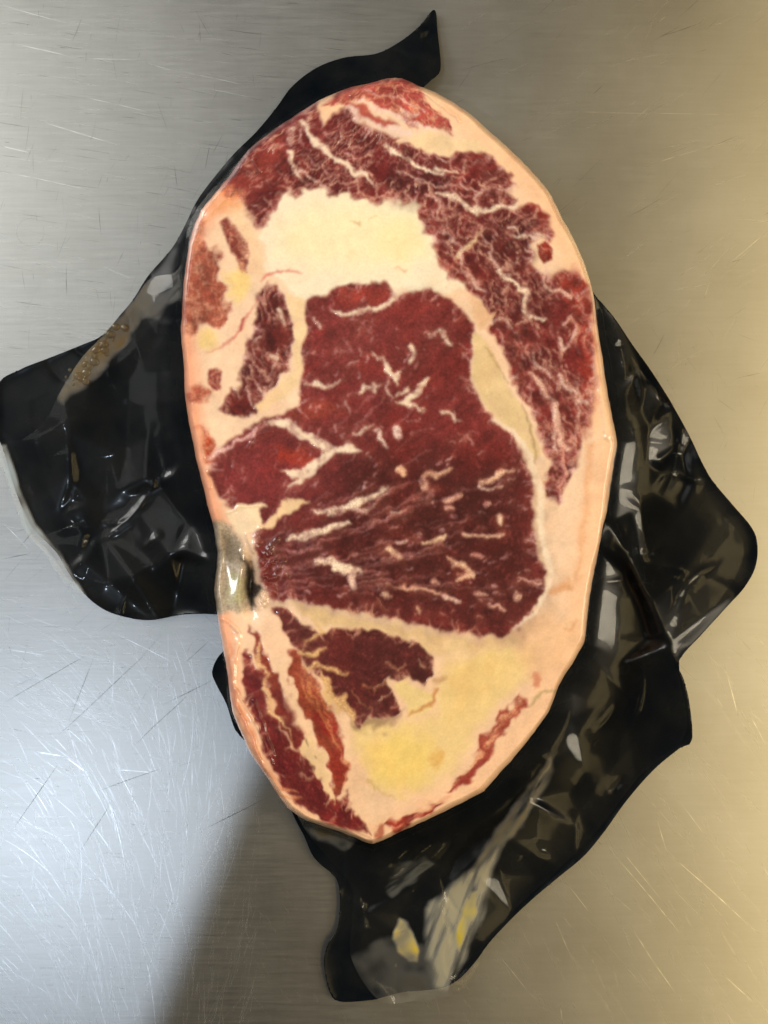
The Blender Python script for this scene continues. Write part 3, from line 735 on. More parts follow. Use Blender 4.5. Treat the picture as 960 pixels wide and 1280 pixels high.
    while cnt < 170:
        x = random.uniform(290, 740); y = random.uniform(150, 610)
        if not inside(x, y, M1): continue
        a_ = random.gauss(.45, .5) if y < 300 else random.gauss(1.1, .45)
        l = random.uniform(3, 13); cnt += 1
        st([(x, y), (x + l * .5 * math.cos(a_ + .3), y + l * .5 * math.sin(a_ + .3)), (x + l * math.cos(a_), y + l * math.sin(a_))], [random.uniform(.3, .8), random.uniform(.5, 1.5), .3], (224, 164, 134), soft=1.6, alpha=random.uniform(.3, .9))
    for _ in range(60):      # faint streaks fanning out of the notch
        a_ = random.uniform(-.85, .06); r0 = random.uniform(95, 330); l = random.uniform(25, 90)
        x = 235 + r0 * math.cos(a_); y = 742 + r0 * math.sin(a_); a2 = a_ + random.gauss(0, .06)
        if not inside(x + l * math.cos(a2), y + l * math.sin(a2), M2): continue
        st([(x, y), (x + l * .5 * math.cos(a2), y + l * .5 * math.sin(a2)), (x + l * math.cos(a2), y + l * math.sin(a2))], [.3, random.uniform(.5, 1.8), .3], (206, 140, 112), soft=2.2, alpha=random.uniform(.2, .6))
    # threads of fat that feather the borders of the muscles
    for M_, n_ in ((M1, 150), (M2, 110), (M3, 40), (M5, 60), (M6, 40)):
        L_ = smooth_loop(M_, 3.0); T_ = np.roll(L_, -1, 0) - np.roll(L_, 1, 0)
        A_ = .5 * np.sum(L_[:, 0] * np.roll(L_[:, 1], -1) - np.roll(L_[:, 0], -1) * L_[:, 1])
        for _ in range(n_):
            i = random.randrange(len(L_)); tx, ty = T_[i] / (np.hypot(*T_[i]) + 1e-9)
            nx, ny = (-ty, tx) if A_ > 0 else (ty, -tx)
            k_ = random.gauss(0, .8); dx, dy = nx + k_ * tx, ny + k_ * ty
            q_ = math.hypot(dx, dy); l = random.uniform(5, 15); x, y = L_[i]
            st([(x - 2 * dx / q_, y - 2 * dy / q_), (x + l * .5 * dx / q_, y + l * .5 * dy / q_), (x + l * dx / q_, y + l * dy / q_)], [random.uniform(.8, 1.8), random.uniform(.4, 1.1), .2],
               (230, 180, 148), soft=2.0, alpha=random.uniform(.35, .9))
    # inner muscle flecks
    st([(350, 386), (353, 396), (356, 408)], [2.4, 2, 1.4]); st([(338, 444), (346, 448)], [2.4, 2]); st([(345, 452), (340, 464), (333, 470)], [1, 1.4, .8], VE); st([(318, 478), (328, 492)], [1, 1.8], VE)
    st([(318, 424), (326, 420)], [1, 1.2], VE); st([(308, 484), (318, 508)], [1, 1.2], VE)
    # vessels
    st([(326, 350), (334, 344), (346, 339), (360, 338), (378, 343)], [.8, 1.8, 2, 1.6, .6], (206, 78, 72), soft=2.2, warp=1, alpha=.9, fat=False)
    st([(322, 375), (314, 388), (305, 398), (301, 410), (291, 424), (276, 434), (256, 441)], [.8, .8, 2, 2.2, 1.6, 1.2, .6], (196, 78, 78), soft=2, warp=1, alpha=.85, fat=False)
    st([(304, 399), (300, 414)], [1.2, 1], (150, 24, 36), warp=.5, fat=False)
    st([(437, 278), (446, 281), (450, 277)], [1, 1.6, 1], (188, 128, 70), alpha=.7, fat=False); st([(495, 337), (506, 338)], [1, 1.2], (214, 140, 90), alpha=.8, fat=False); st([(463, 273), (472, 271)], [1, .8], (214, 150, 100), alpha=.7, fat=False)
    # lower group
    st([(378, 762), (392, 778), (402, 788), (390, 798), (380, 806)], [1, 2, 2.4, 2, 1.6], (222, 180, 124)); st([(374, 814), (392, 819), (406, 812)], [3, 2.6, 1.2], (222, 180, 124))
    st([(382, 836), (400, 831), (416, 836), (432, 841)], [2, 2.4, 2.4, 1], (222, 180, 124)); st([(485, 850), (470, 860), (455, 858)], [2.2, 1.2, .8], (170, 120, 86)); st([(440, 862), (448, 875), (462, 885)], [.8, .9, .6], (150, 110, 80))
    st([(484, 830), (498, 836), (508, 830)], [1.6, 3, 1], (176, 124, 96)); st([(522, 822), (528, 834)], [.8, 1.2], VE); st([(470, 875), (478, 870)], [1, .8], VE)
    poly([(398, 838), (412, 848), (424, 868), (436, 885), (440, 900), (425, 895), (412, 878), (402, 856)], (222, 180, 124), soft=3, warp=6, isl=0, alpha=.9)
    st([(324, 806), (321, 830), (334, 840), (331, 858), (340, 870), (337, 890), (354, 900), (362, 912), (363, 932)], [2.4, 4, 2.6, 3, 2.4, 3, 3.4, 1.4, .8], (226, 182, 134), warp=3)
    st([(376, 968), (384, 974), (392, 970)], [.7, 1.2, .7], VE); st([(338, 985), (360, 1000), (378, 996)], [4, 2.4, 1], (222, 150, 104)); st([(330, 965), (352, 985), (372, 988)], [2, 2, 1], (222, 150, 104))
    for _ in range(12):
        t0 = random.random()
        x = 368 + 55 * t0 + random.gauss(0, 5); y = 820 + 130 * t0
        st([(x, y), (x + 6, y + 14), (x + 14, y + 30)], [.6, 1.1, .5], (206, 136, 84), alpha=.8)
    st([(424, 945), (434, 955), (430, 985)], [1.4, 1.8, 1], (222, 150, 110)); st([(383, 925), (386, 932)], [1.6, 1], (60, 52, 34)); st([(397, 948), (398, 950)], [1.2, 1], (50, 48, 40))
    st([(548, 860), (540, 880), (522, 888), (512, 896)], [2.4, 3, 2, 1], (190, 116, 56), alpha=.8, fat=False); st([(546, 850), (556, 848)], [4, 4], (170, 120, 80), soft=4, alpha=.6, fat=False)
    st([(542, 945), (550, 940), (545, 955)], [4, 5, 4], (214, 160, 80), soft=6, alpha=.7, fat=False); st([(460, 975), (480, 990), (496, 996)], [1, 1.4, 1], (180, 150, 84), alpha=.6, fat=False)
    for _ in range(20):
        t0 = random.random(); x = 566 + 86 * t0 + random.gauss(0, 3); y = 984 - 112 * t0
        st([(x, y), (x + 8, y - 8)], [1, 1.6], (222, 160, 120), alpha=.8)
    for _ in range(14):
        x = random.uniform(482, 555); y = 1034 - (x - 482) * .42 + random.gauss(0, 4)
        st([(x, y), (x + 10, y - 5)], [.8, 1.6], (220, 150, 112), alpha=.7)
    # right rim: rosy lines along the fat
    st([(738, 560), (732, 620), (726, 680), (722, 730)], [4, 4, 3, 2], (226, 156, 104), soft=6, alpha=.6, fat=False)
    st([(690, 740), (706, 730), (716, 736)], [4, 6, 3], (206, 136, 76), soft=6, alpha=.7, fat=False); st([(706, 785), (716, 790), (722, 776)], [2, 3, 2], (206, 150, 104), soft=3, alpha=.6, fat=False)
    st([(662, 880), (676, 868), (690, 862)], [2, 3, 2], (150, 136, 84), soft=3, alpha=.7, fat=False)
    st([(552, 255), (566, 300)], [.5, .5], VE)

    # ---- fine marbling and grain
    reg1 = (lab == 3) | (lab == 6)
    rgd = lambda n_, w: np.clip(1 - np.abs(n_) / w, 0, 1)
    ax = X + 7 * wx; ay = Y + 7 * wy
    # the cap: dark lobes parted by a branching, fading net of fat
    wv = 9 * fbm(X, Y, 20, 2, 25); wv2 = 9 * fbm(X, Y, 20, 2, 26)
    th = np.where(Y < 300, -.5, 1.0)
    sx = (X + wv) * np.cos(th) + (Y + wv2) * np.sin(th); sy = -(X + wv) * np.sin(th) + (Y + wv2) * np.cos(th)
    n1 = worley(sx / 2.3 + 2 * fx, sy + 3 * fy, 14, 1); n2 = worley(sx / 2.6 + 3 * fx, sy + 3 * fy, 7, 2)
    veins = (1 - sstep(.02, .15, n1)) * sstep(-.22, .22, fbm(X, Y, 30, 2, 22)) * .95
    veins = np.maximum(veins, (1 - sstep(.0, .20, n2)) * sstep(-.1, .35, fbm(X, Y, 26, 2, 24)) * .62)
    a = np.clip(veins, 0, 1) * reg1 * lean * np.clip(.75 + .6 * fx, .2, 1)
    dk = sstep(.25, .6, n1) * reg1 * lean * .35
    C *= (1 - dk)[..., None]
    C = C * (1 - a[..., None] * .72) + lin((226, 176, 152)) * a[..., None] * .72; lean = lean * (1 - .9 * a)
    # rim muscles: dense woolly marbling
    reg7 = (lab == 7) | (lab == 4)
    v = np.clip(rgd(fbm(ax, ay, 9, 3, 31), .16) * 1.3, 0, 1) * reg7 * .7
    C = C * (1 - v[..., None]) + lin((226, 172, 132)) * v[..., None]
    # eye: short pale flecks following the grain
    pr = np.hypot(X - 235, Y - 742); pa = np.arctan2(Y - 742, X - 235)
    low = sstep(520, 600, Y)
    ang = -.75
    gx = np.where(low > .5, pr, X * np.cos(ang) + Y * np.sin(ang)); gy = np.where(low > .5, pa * 230, -X * np.sin(ang) + Y * np.cos(ang))
    fl = sstep(.42, .6, fbm(gx / 1.7, gy, 2.2, 2, 43))
    a = fl * (np.isin(lab, (5, 8, 9, 3, 6))) * lean * .14
    C = C * (1 - a[..., None]) + lin((224, 130, 112)) * a[..., None]
    # muscle fibre mottling
    fib = fbm(gx / 6, gy, 5, 3, 44, rot=.1)
    C *= (1 + lean * (.15 * grain + .26 * fib + .22 * big + .16 * mid))[..., None]
    C = C * (1 - lean[..., None]) + C * np.array([.77, .56, .68]) * lean[..., None]      # deep maroon
    pale = (1 - lean)
    C *= (1 + pale * (.035 * grain + .05 * fbm(X, Y, 9, 3, 45)))[..., None]
    # rosy and yellowish blush inside the fat
    bl = sstep(.05, .5, fbm(X, Y, 34, 3, 46)) * pale * .35
    C = C * (1 - bl[..., None]) + C * np.array([.97, .86, .80]) * bl[..., None]
    # brighter red, browner patches in the lean
    bl = sstep(.0, .5, fbm(X, Y, 40, 3, 47)) * lean * .5
    C = C * (1 - bl[..., None]) + C * np.array([1.25, .95, .85]) * bl[..., None]

    # ---- bone tip with the film sunk over it
    BON = [(262, 655), (278, 648), (290, 660), (302, 676), (310, 700), (314, 730), (314, 752), (302, 764), (284, 768), (264, 764), (266, 710)]
    sb, mb = poly(BON, (168, 150, 128), soft=5, warp=3, lb=13, isl=0, jitter=.3)
    poly([(286, 720), (296, 716), (306, 724), (307, 742), (298, 756), (286, 752)], (170, 160, 120), soft=6, warp=3, lb=13)
    poly([(280, 665), (292, 675), (300, 700), (286, 708), (276, 690)], (120, 104, 84), soft=5, alpha=.7)
    st([(276, 700), (292, 708), (306, 716)], [1, 1.2, .8], (206, 184, 150), warp=1, alpha=.9)
    poly([(302, 694), (310, 698), (318, 716), (324, 744), (318, 758), (310, 760), (309, 742), (306, 716)], (52, 46, 42), soft=3.5, warp=4, fine=3, lb=13, isl=0)  # dark slot: shade of the hollow put into the colour
    st([(296, 762), (312, 765), (335, 755)], [1.2, 1.6, .8], (206, 170, 130), alpha=.8)
    for k in range(12):
        st([(269.5 + random.uniform(-1, 1) + (4 if k < 4 else 0) * (4 - k) / 4 * -1, 655 + k * 8.5), (271, 659 + k * 8.5)], [1.2, 1.2], (84, 70, 50), warp=.5, alpha=.7, fat=False)
        st([(274 + random.uniform(-1, 1), 659 + k * 8.5), (275, 661 + k * 8.5)], [1, 1], (216, 190, 160), warp=.5, alpha=.7, fat=False)
    for _k in range(2):
        C[1:-1] = .25 * C[:-2] + .5 * C[1:-1] + .25 * C[2:]
        C[:, 1:-1] = .25 * C[:, :-2] + .5 * C[:, 1:-1] + .25 * C[:, 2:]
    # everything that is fat: paler and less orange than lean juice
    C = np.clip(C, .004, .92)

    # ---- height
    R = 6.0 + 3.0 * fbm(X, Y, 60, 2, 57)
    q = np.clip(D / R, 0, 1)
    prof = .72 + .28 * np.sqrt(np.clip(1 - (1 - q) ** 2, 0, 1))
    Z = T * prof
    Z += .00008 * fbm(X, Y, 110, 1, 101) * q + .00004 * fbm(X, Y, 22, 1, 102) * q
    Z += .00013 * pale * q
    # lobes and cracks in the fat, knife chatter along the rim
    Z += .00010 * fbm(X, Y, 24, 2, 56) * pale * q
    # bone hollow
    Z -= .006 * np.exp(-(((X - 314) / 9) ** 2 + ((Y - 728) / 30) ** 2))
    Z -= .004 * np.exp(-(((X - 282) / 16) ** 2 + ((Y - 700) / 38) ** 2))
    # creases of the tight film: thin ridges
    def ridge(P, h, w):
        sl = box(P, 6 * w)
        d = dist_line(P, X[sl] + 2 * wx[sl], Y[sl] + 2 * wy[sl])
        Z[sl] += h * np.exp(-(d / w) ** 2)
    for P, h, w in [([(324, 660), (318, 672), (320, 682), (328, 690)], .0008, 3), ([(330, 692), (340, 680), (346, 674)], .0007, 2.6), ([(316, 680), (322, 700), (330, 732)], .0009, 3),
                    ([(300, 690), (310, 712), (318, 740)], .0007, 2.6), ([(340, 700), (332, 712), (330, 726)], .0006, 1.4), ([(308, 668), (316, 690)], .0006, 1.5),
                    ([(262, 770), (286, 776), (300, 790), (294, 820), (292, 850), (300, 890)], .0009, 2), ([(282, 860), (300, 890), (318, 930), (330, 960)], .0009, 1.8),
                    ([(296, 862), (314, 895), (332, 930), (342, 955)], .0007, 1.5), ([(318, 875), (328, 905), (342, 945)], .0006, 1.5),
                    ([(285, 640), (300, 634), (322, 632)], .0004, 1.5), ([(240, 290), (262, 268), (290, 240)], .0006, 2), ([(236, 310), (250, 285)], .0007, 1.6),
                    ([(430, 112), (465, 106), (500, 103)], .0007, 1.5), ([(440, 118), (480, 110), (520, 116)], .0006, 1.5), ([(520, 110), (548, 128), (575, 150)], .0007, 1.8),
                    ([(318, 200), (324, 214)], .0005, 1.4), ([(765, 545), (752, 548), (740, 556)], .0005, 2),
                    ([(745, 440), (752, 500), (760, 550)], .0006, 2.4), ([(738, 345), (744, 380)], .0006, 1.6), ([(466, 1048), (440, 1036), (400, 1024)], .0006, 1.8),
                    ([(310, 560), (318, 545), (340, 540)], .0003, 1.5), ([(240, 520), (252, 560), (262, 610)], .0006, 2)]:
        ridge(P, h * .55, w * 1.4)
    # the film puckers in pleats that run out from the notch
    pth = np.arctan2(Y - 722, X - 312) * 7 / math.pi + .3 * fx + .35 * wx; prr = np.hypot(X - 312, Y - 722)
    Z += .0009 * np.abs(2 * (pth - np.floor(pth)) - 1) * np.exp(-((prr - 32) / 16) ** 2) * sstep(300, 320, X) * np.clip(.4 + 1.5 * wy, 0, 1.2)
    # small tight-film pimples
    pim = sstep(.50, .75, fbm(X, Y, 5.5, 2, 51)) * sstep(.3, .5, fbm(X, Y, 60, 2, 52))
    Z += .000045 * pim * q
    Wx, Wy, Wz = W(X, Y, Z)
    V = np.stack([Wx, Wy, Wz], -1)
    # normals of the whole cut face
    du = np.gradient(V, axis=1); dv = np.gradient(V, axis=0)
    N = np.cross(dv, du); N /= np.linalg.norm(N, axis=-1, keepdims=True) + 1e-12
    N[N[..., 2] < 0] *= -1
    N[0] = (0, .7, .7); N[-1] = (0, -.7, .7)
    V = V.reshape(-1, 3); N = N.reshape(-1, 3); Cf = C.reshape(-1, 3)

    idx = np.arange(NY * NX).reshape(NY, NX)
    F = np.stack([idx[1:, :-1], idx[1:, 1:], idx[:-1, 1:], idx[:-1, :-1]], -1).reshape(-1, 4)
    fl_ = lab[:-1, :-1].reshape(-1)

    root = bpy.data.objects.new("steak", None)
    scene.collection.objects.link(root)
    root.location = (0, 0, 0)
    tag(root, "thick marbled raw beef steak sealed on the black vacuum pouch", "steak")
    names = {0: ("fat_rim", FAT, None), 1: ("fat_kernel", FAT, "large cream yellow pocket of fat near the top"), 2: ("fat_kernel", FAT, "deep yellow pocket of fat near the pointed bottom end"),
             3: ("cap_muscle", MEAT, "finely veined dark red outer muscle along the top right"), 4: ("rim_muscle", MEAT, "pinkish streaked strip of meat at the top edge"), 5: ("eye_muscle", MEAT, "large brownish red central muscle with pale flecks"),
             6: ("inner_muscle", MEAT, "small dark teardrop muscle left of the centre"), 7: ("rim_muscle", MEAT, "pale marbled scraps of meat on the left rim"), 8: ("lower_muscle", MEAT, "dark purple brown muscle below the centre"),
             9: ("lower_muscle", MEAT, "long deep red muscle along the lower left rim"), 10: ("lower_muscle", MEAT, "narrow orange red twisted strip of meat"), 11: ("rim_muscle", MEAT, "thin red band of meat along the lower right rim"),
             13: ("bone", BONE, "grey green bone tip showing in the notch at the left edge")}
    for k in range(20, seam_id[0] + 1): names[k] = ("fat_seam", FAT, None)
    for k, (nm, mt, lbl) in names.items():
        f = F[fl_ == k]
        if not len(f): continue
        used, inv = np.unique(f, return_inverse=True)
        v = V[used]; nn = N[used]; c = Cf[used]; f = inv.reshape(-1, 4)
        if k == 0:
            # the side of the slab, turned in towards its base
            loop = np.concatenate([idx[:, 0], idx[::-1, -1]])
            tops = V[loop]; Xl = X.reshape(-1)[loop]; Yl = Y.reshape(-1)[loop]
            rings_v = [tops]; rings_c = [Cf[loop]]
            for zz, inn in ((T * .45, 1.0), (T * .10, 4.0), (.0012, 12.0)):
                r = np.hypot(Xl - CX, Yl - CY)
                xx, yy, _ = W(Xl - (Xl - CX) / r * inn, Yl - (Yl - CY) / r * inn, T * .72)
                rings_v.append(np.stack([xx, yy, np.full(len(xx), zz)], -1)); rings_c.append(Cf[loop] * .96)
            o0 = len(v); n_ = len(loop)
            v = np.concatenate([v] + rings_v); c = np.concatenate([c] + rings_c)
            outn = np.stack([Xl - CX, CY - Yl, 0 * Xl], -1); outn /= np.linalg.norm(outn, axis=-1, keepdims=True)
            nn = np.concatenate([nn] + [outn] * 4)
            j = np.arange(n_); j2 = (j + 1) % n_
            for r_ in range(3):
                a0 = o0 + r_ * n_; b0 = a0 + n_
                f = np.concatenate([f, np.stack([a0 + j, b0 + j, b0 + j2, a0 + j2], -1)])
        o = mesh_obj(nm, v, f, mt, root, c, nn)
        if lbl: o["label"] = lbl
    return root
steak_obj = steak()

# ------------------------------------------------------------------ vacuum pouch
BLK = [(543, 12), (547, 40), (551, 80), (548, 93), (535, 104), (528, 125), (600, 180), (700, 300), (742, 366), (752, 378), (770, 400), (790, 430), (815, 465), (840, 505), (862, 545), (876, 575),
       (890, 600), (915, 630), (940, 660), (947, 682), (944, 710), (930, 735), (910, 757), (880, 790), (849, 826), (855, 850), (862, 880), (865, 925), (850, 935), (825, 955), (805, 975), (780, 1005), (755, 1040),
       (730, 1070), (700, 1095), (670, 1120), (640, 1148), (612, 1178), (596, 1200), (576, 1222), (556, 1234), (530, 1238), (505, 1240), (480, 1246), (465, 1250), (425, 1252), (412, 1240),
       (405, 1205), (410, 1180), (422, 1160), (425, 1125), (420, 1098), (400, 1080), (390, 1068), (380, 1045), (368, 1022), (340, 960), (300, 920), (291, 905), (283, 880), (270, 855), (265, 840), (272, 822),
       (290, 800), (290, 772), (268, 768), (230, 768), (190, 775), (160, 772), (130, 762), (105, 742), (85, 715), (70, 690), (45, 665), (35, 650), (20, 615), (5, 565), (-3, 540), (-3, 482), (25, 462), (60, 448),
       (100, 432), (128, 419), (150, 394), (166, 375), (185, 345), (215, 310), (232, 280), (250, 245), (290, 195), (320, 165), (345, 135), (365, 108), (395, 85), (430, 72), (470, 67), (500, 52), (525, 32)]
CLR = [(512, 100), (548, 124), (590, 150), (700, 280), (744, 372), (765, 402), (790, 445), (815, 480), (840, 512), (862, 550), (872, 578), (880, 605), (900, 640), (925, 668), (928, 700), (900, 750), (845, 815), (850, 850), (856, 920),
       (800, 970), (750, 1034), (700, 1085), (640, 1140), (608, 1178), (598, 1206), (580, 1234), (558, 1248), (520, 1251), (475, 1251), (440, 1200), (440, 1150), (440, 1110), (410, 1072), (380, 1035), (340, 960),
       (292, 900), (282, 850), (276, 800), (266, 766), (230, 760), (180, 764), (140, 766), (104, 748), (76, 722), (58, 694), (34, 668), (22, 640), (8, 598), (-6, 556), (30, 548), (60, 520), (74, 492), (100, 450), (128, 420), (150, 395), (168, 374), (188, 348), (222, 338), (230, 300), (248, 258), (290, 210), (345, 155), (400, 122), (450, 102)]

def tent(P, X, Y, w):
    return np.clip(1 - dist_line(P, X, Y) / w, 0, 1)
# (polyline, height mm, half width px, profile: 1 tent, 2 rounded)
FOLDS = [
    ([(806, 490), (832, 498), (812, 536), (842, 528)], 4.2, 10, 1), ([(818, 572), (848, 560), (826, 592), (852, 588)], 3.8, 10, 1), ([(846, 560), (862, 580), (866, 606), (850, 622)], 3.0, 10, 1),
    # right side
    ([(756, 392), (785, 436), (802, 470)], 2.2, 18, 2), ([(795, 462), (803, 515), (812, 575), (816, 612)], 3.6, 26, 1), ([(815, 478), (838, 508), (852, 555), (861, 600)], 3.2, 17, 1),
    ([(816, 612), (836, 596), (861, 602)], 2.2, 12, 1), ([(822, 578), (846, 556), (856, 558)], 1.4, 9, 1), ([(765, 515), (780, 488), (795, 466)], 1.4, 10, 2),
    ([(816, 616), (850, 640), (895, 656), (925, 672)], 3.4, 24, 1), ([(766, 655), (790, 700), (815, 756), (838, 806), (856, 868), (864, 922)], 9.5, 34, 1), ([(780, 716), (800, 760), (812, 800)], 2.2, 14, 2),
    ([(916, 694), (924, 730), (930, 742)], 2.4, 12, 1), ([(800, 700), (860, 712), (920, 740)], 2.2, 22, 1), ([(752, 640), (768, 655), (790, 640)], 2.4, 10, 2), ([(760, 620), (770, 650)], 1.6, 7, 2),
    ([(775, 830), (785, 900), (795, 960)], 2.2, 30, 2), ([(760, 760), (770, 860), (765, 960)], 1.6, 24, 2),
    # bottom
    ([(716, 900), (712, 935), (690, 965), (668, 998)], 2.2, 10, 1), ([(690, 950), (665, 1000), (630, 1045), (590, 1084), (556, 1110)], 4.0, 16, 1), ([(720, 920), (730, 960), (712, 990)], 1.4, 14, 2),
    ([(760, 1010), (735, 1040), (700, 1085)], 1.8, 16, 2), ([(470, 1130), (500, 1105), (545, 1080), (570, 1072)], 2.8, 24, 2), ([(420, 1180), (460, 1140), (530, 1100)], 2.4, 20, 1),
    ([(456, 1052), (458, 1090), (462, 1130)], 2.0, 10, 1), ([(425, 1040), (440, 1070), (450, 1062)], 2.0, 8, 2), ([(560, 1120), (550, 1180), (545, 1235)], 3.0, 12, 1), ([(605, 1092), (585, 1160), (562, 1236)], 3.4, 14, 1),
    ([(532, 1134), (556, 1120), (600, 1082)], 3.0, 10, 1), ([(500, 1146), (515, 1180), (528, 1206)], 1.6, 10, 1), ([(455, 1225), (500, 1232), (550, 1240)], 1.2, 8, 2),
    ([(640, 1000), (600, 1030), (560, 1050)], 1.2, 14, 2),
    # left
    ([(80, 492), (86, 540), (88, 592), (96, 632)], 2.6, 16, 1), ([(46, 500), (50, 560), (42, 620)], 2.2, 18, 2), ([(72, 642), (110, 626), (150, 615), (168, 632)], 2.6, 16, 2), ([(80, 640), (95, 612), (100, 590)], 1.6, 8, 1),
    ([(108, 672), (102, 700), (88, 718)], 3.0, 14, 1), ([(82, 712), (104, 690), (110, 664)], 2.0, 8, 1), ([(138, 729), (165, 722), (190, 715)], 5.2, 12, 1), ([(192, 706), (212, 694), (232, 690), (266, 706)], 5.4, 12, 1),
    ([(184, 545), (180, 600), (168, 628)], 2.6, 16, 1), ([(200, 604), (214, 592), (224, 576)], 2.4, 9, 1), ([(200, 612), (225, 640), (240, 655)], 2.2, 14, 2), ([(126, 665), (160, 630), (172, 620)], 1.6, 12, 2),
    ([(75, 486), (100, 455), (125, 430), (170, 382), (228, 335)], 3.2, 20, 2), ([(205, 440), (190, 480), (196, 420)], 1.6, 10, 2), ([(150, 440), (185, 400), (228, 372)], 2.0, 16, 2), ([(215, 480), (205, 540), (212, 590)], 1.8, 12, 2),
    ([(230, 700), (255, 730), (262, 755)], 2.0, 10, 1), ([(140, 480), (136, 560), (130, 640)], 1.4, 20, 2), ([(165, 470), (160, 560)], 1.2, 14, 2),
    # top strip and its curled tip
    ([(500, 62), (528, 50), (542, 36)], 3.5, 20, 2), ([(528, 42), (540, 70), (547, 86)], 4.0, 9, 1), ([(547, 86), (530, 100)], 3.5, 10, 2),
]
OUTP = smooth_loop(BLK, 5.0); OUTCL = smooth_loop(CLR, 5.0)

from mathutils.geometry import delaunay_2d_cdt
RS = 2.0; RX0, RY0 = -20.0, -10.0; RW, RH = 500, 650
def tin(spacing, amp, seed, folds, k):
    """crumpled sheet: flat facets between creases and scattered points, as a height raster (metres)"""
    r = random.Random(seed)
    pts = []; hs = []; edges = []
    for P, h, w, prof in folds:
        n_ = len(P); prev = None
        for i, p in enumerate(P):
            t = i / (n_ - 1)
            pts.append(Vector(p)); hs.append(k * h * 1e-3 * (.35 + .65 * math.sin(math.pi * min(1, max(0, .15 + .7 * t)))) * (1 if prof == 1 else .6))
            if prev is not None: edges.append((prev, len(pts) - 1))
            prev = len(pts) - 1
    base = len(pts)
    y = RY0
    while y < RY0 + RH * RS + spacing:
        x = RX0
        while x < RX0 + RW * RS + spacing:
            p = Vector((x + r.uniform(-.42, .42) * spacing, y + r.uniform(-.42, .42) * spacing))
            if all((p - q).length > .36 * spacing for q in pts[:base]):
                pts.append(p); hs.append(amp * r.random() ** 1.5)
            x += spacing
        y += spacing
    vs, es, fs, ov, oe, of = delaunay_2d_cdt(pts, edges, [], 0, 1e-4)
    hh = [hs[o[0]] if o else amp * .5 for o in ov]
    Z = np.zeros((RH, RW))
    for f in fs:
        for j in range(1, len(f) - 1):
            i0, i1, i2 = f[0], f[j], f[j + 1]
            (ax, ay), (bx, by), (cx, cy) = vs[i0], vs[i1], vs[i2]
            x0 = max(0, int((min(ax, bx, cx) - RX0) / RS)); x1 = min(RW, int((max(ax, bx, cx) - RX0) / RS) + 2)
            y0 = max(0, int((min(ay, by, cy) - RY0) / RS)); y1 = min(RH, int((max(ay, by, cy) - RY0) / RS) + 2)
            if x0 >= x1 or y0 >= y1: continue
            GX, GY = np.meshgrid(RX0 + RS * np.arange(x0, x1), RY0 + RS * np.arange(y0, y1))
            D_ = (by - cy) * (ax - cx) + (cx - bx) * (ay - cy)
            if abs(D_) < 1e-6: continue
            l0 = ((by - cy) * (GX - cx) + (cx - bx) * (GY - cy)) / D_
            l1 = ((cy - ay) * (GX - cx) + (ax - cx) * (GY - cy)) / D_
            l2 = 1 - l0 - l1
            m = (l0 > -1e-6) & (l1 > -1e-6) & (l2 > -1e-6)
            Z[y0:y1, x0:x1][m] = (l0 * hh[i0] + l1 * hh[i1] + l2 * hh[i2])[m]
    return Z
def blur(Z, n_):
    for _ in range(n_):
        Z[1:-1] = .25 * Z[:-2] + .5 * Z[1:-1] + .25 * Z[2:]
        Z[:, 1:-1] = .25 * Z[:, :-2] + .5 * Z[:, 1:-1] + .25 * Z[:, 2:]
    return Z
ZB = blur(tin(84, .0010, 3, FOLDS, .6), 4)
CREASES = [([(606, 1086), (596, 1130), (582, 1175), (562, 1236)], 3.0, 5, 1), ([(590, 1096), (580, 1140), (566, 1190), (552, 1238)], 2.4, 5, 1), ([(568, 1112), (560, 1160), (550, 1214)], 2.4, 5, 1),
           ([(536, 1140), (546, 1180), (544, 1230)], 2.2, 5, 1), ([(470, 1196), (500, 1215), (540, 1222)], 1.6, 5, 1), ([(452, 1210), (480, 1240), (530, 1244)], 1.6, 5, 1), ([(500, 1100), (512, 1088), (530, 1078)], 1.8, 5, 1),
           ([(488, 1118), (500, 1104), (520, 1098)], 1.8, 5, 1), ([(684, 956), (660, 1006), (622, 1058)], 2.6, 5, 1), ([(700, 930), (690, 960), (668, 1000)], 2.0, 5, 1), ([(188, 352), (204, 366), (200, 392)], 2.2, 5, 1),
           ([(206, 346), (214, 362), (226, 352)], 2.4, 5, 1), ([(176, 372), (190, 388), (186, 404)], 2.0, 5, 1), ([(195, 440), (200, 420), (214, 412)], 1.8, 5, 1), ([(76, 496), (82, 520), (84, 548)], 2.2, 5, 1), ([(88, 600), (94, 620), (84, 640)], 2.4, 5, 1),
           ([(104, 668), (96, 684), (100, 706)], 2.4, 5, 1), ([(775, 420), (790, 446), (800, 462)], 2.2, 5, 1), ([(800, 470), (812, 490), (818, 520)], 2.6, 5, 1), ([(756, 642), (764, 652), (780, 648)], 2.4, 5, 1), ([(900, 660), (914, 668), (920, 680)], 2.2, 5, 1)]
ZC = blur(tin(46, .00022, 5, CREASES, .42), 2)
def crease(Z, P, h, w):
    P = np.asarray(P, float); pad = 5 * w
    x0 = max(0, int((P[:, 0].min() - pad - RX0) / RS)); x1 = min(RW, int((P[:, 0].max() + pad - RX0) / RS) + 1)
    y0 = max(0, int((P[:, 1].min() - pad - RY0) / RS)); y1 = min(RH, int((P[:, 1].max() + pad - RY0) / RS) + 1)
    if x0 >= x1 or y0 >= y1: return
    GX, GY = np.meshgrid(RX0 + RS * np.arange(x0, x1), RY0 + RS * np.arange(y0, y1))
    d, tp = line_taper([tuple(p) for p in P], GX, GY)
    Z[y0:y1, x0:x1] += h * tp * np.exp(-d / w)
rc = random.Random(21)
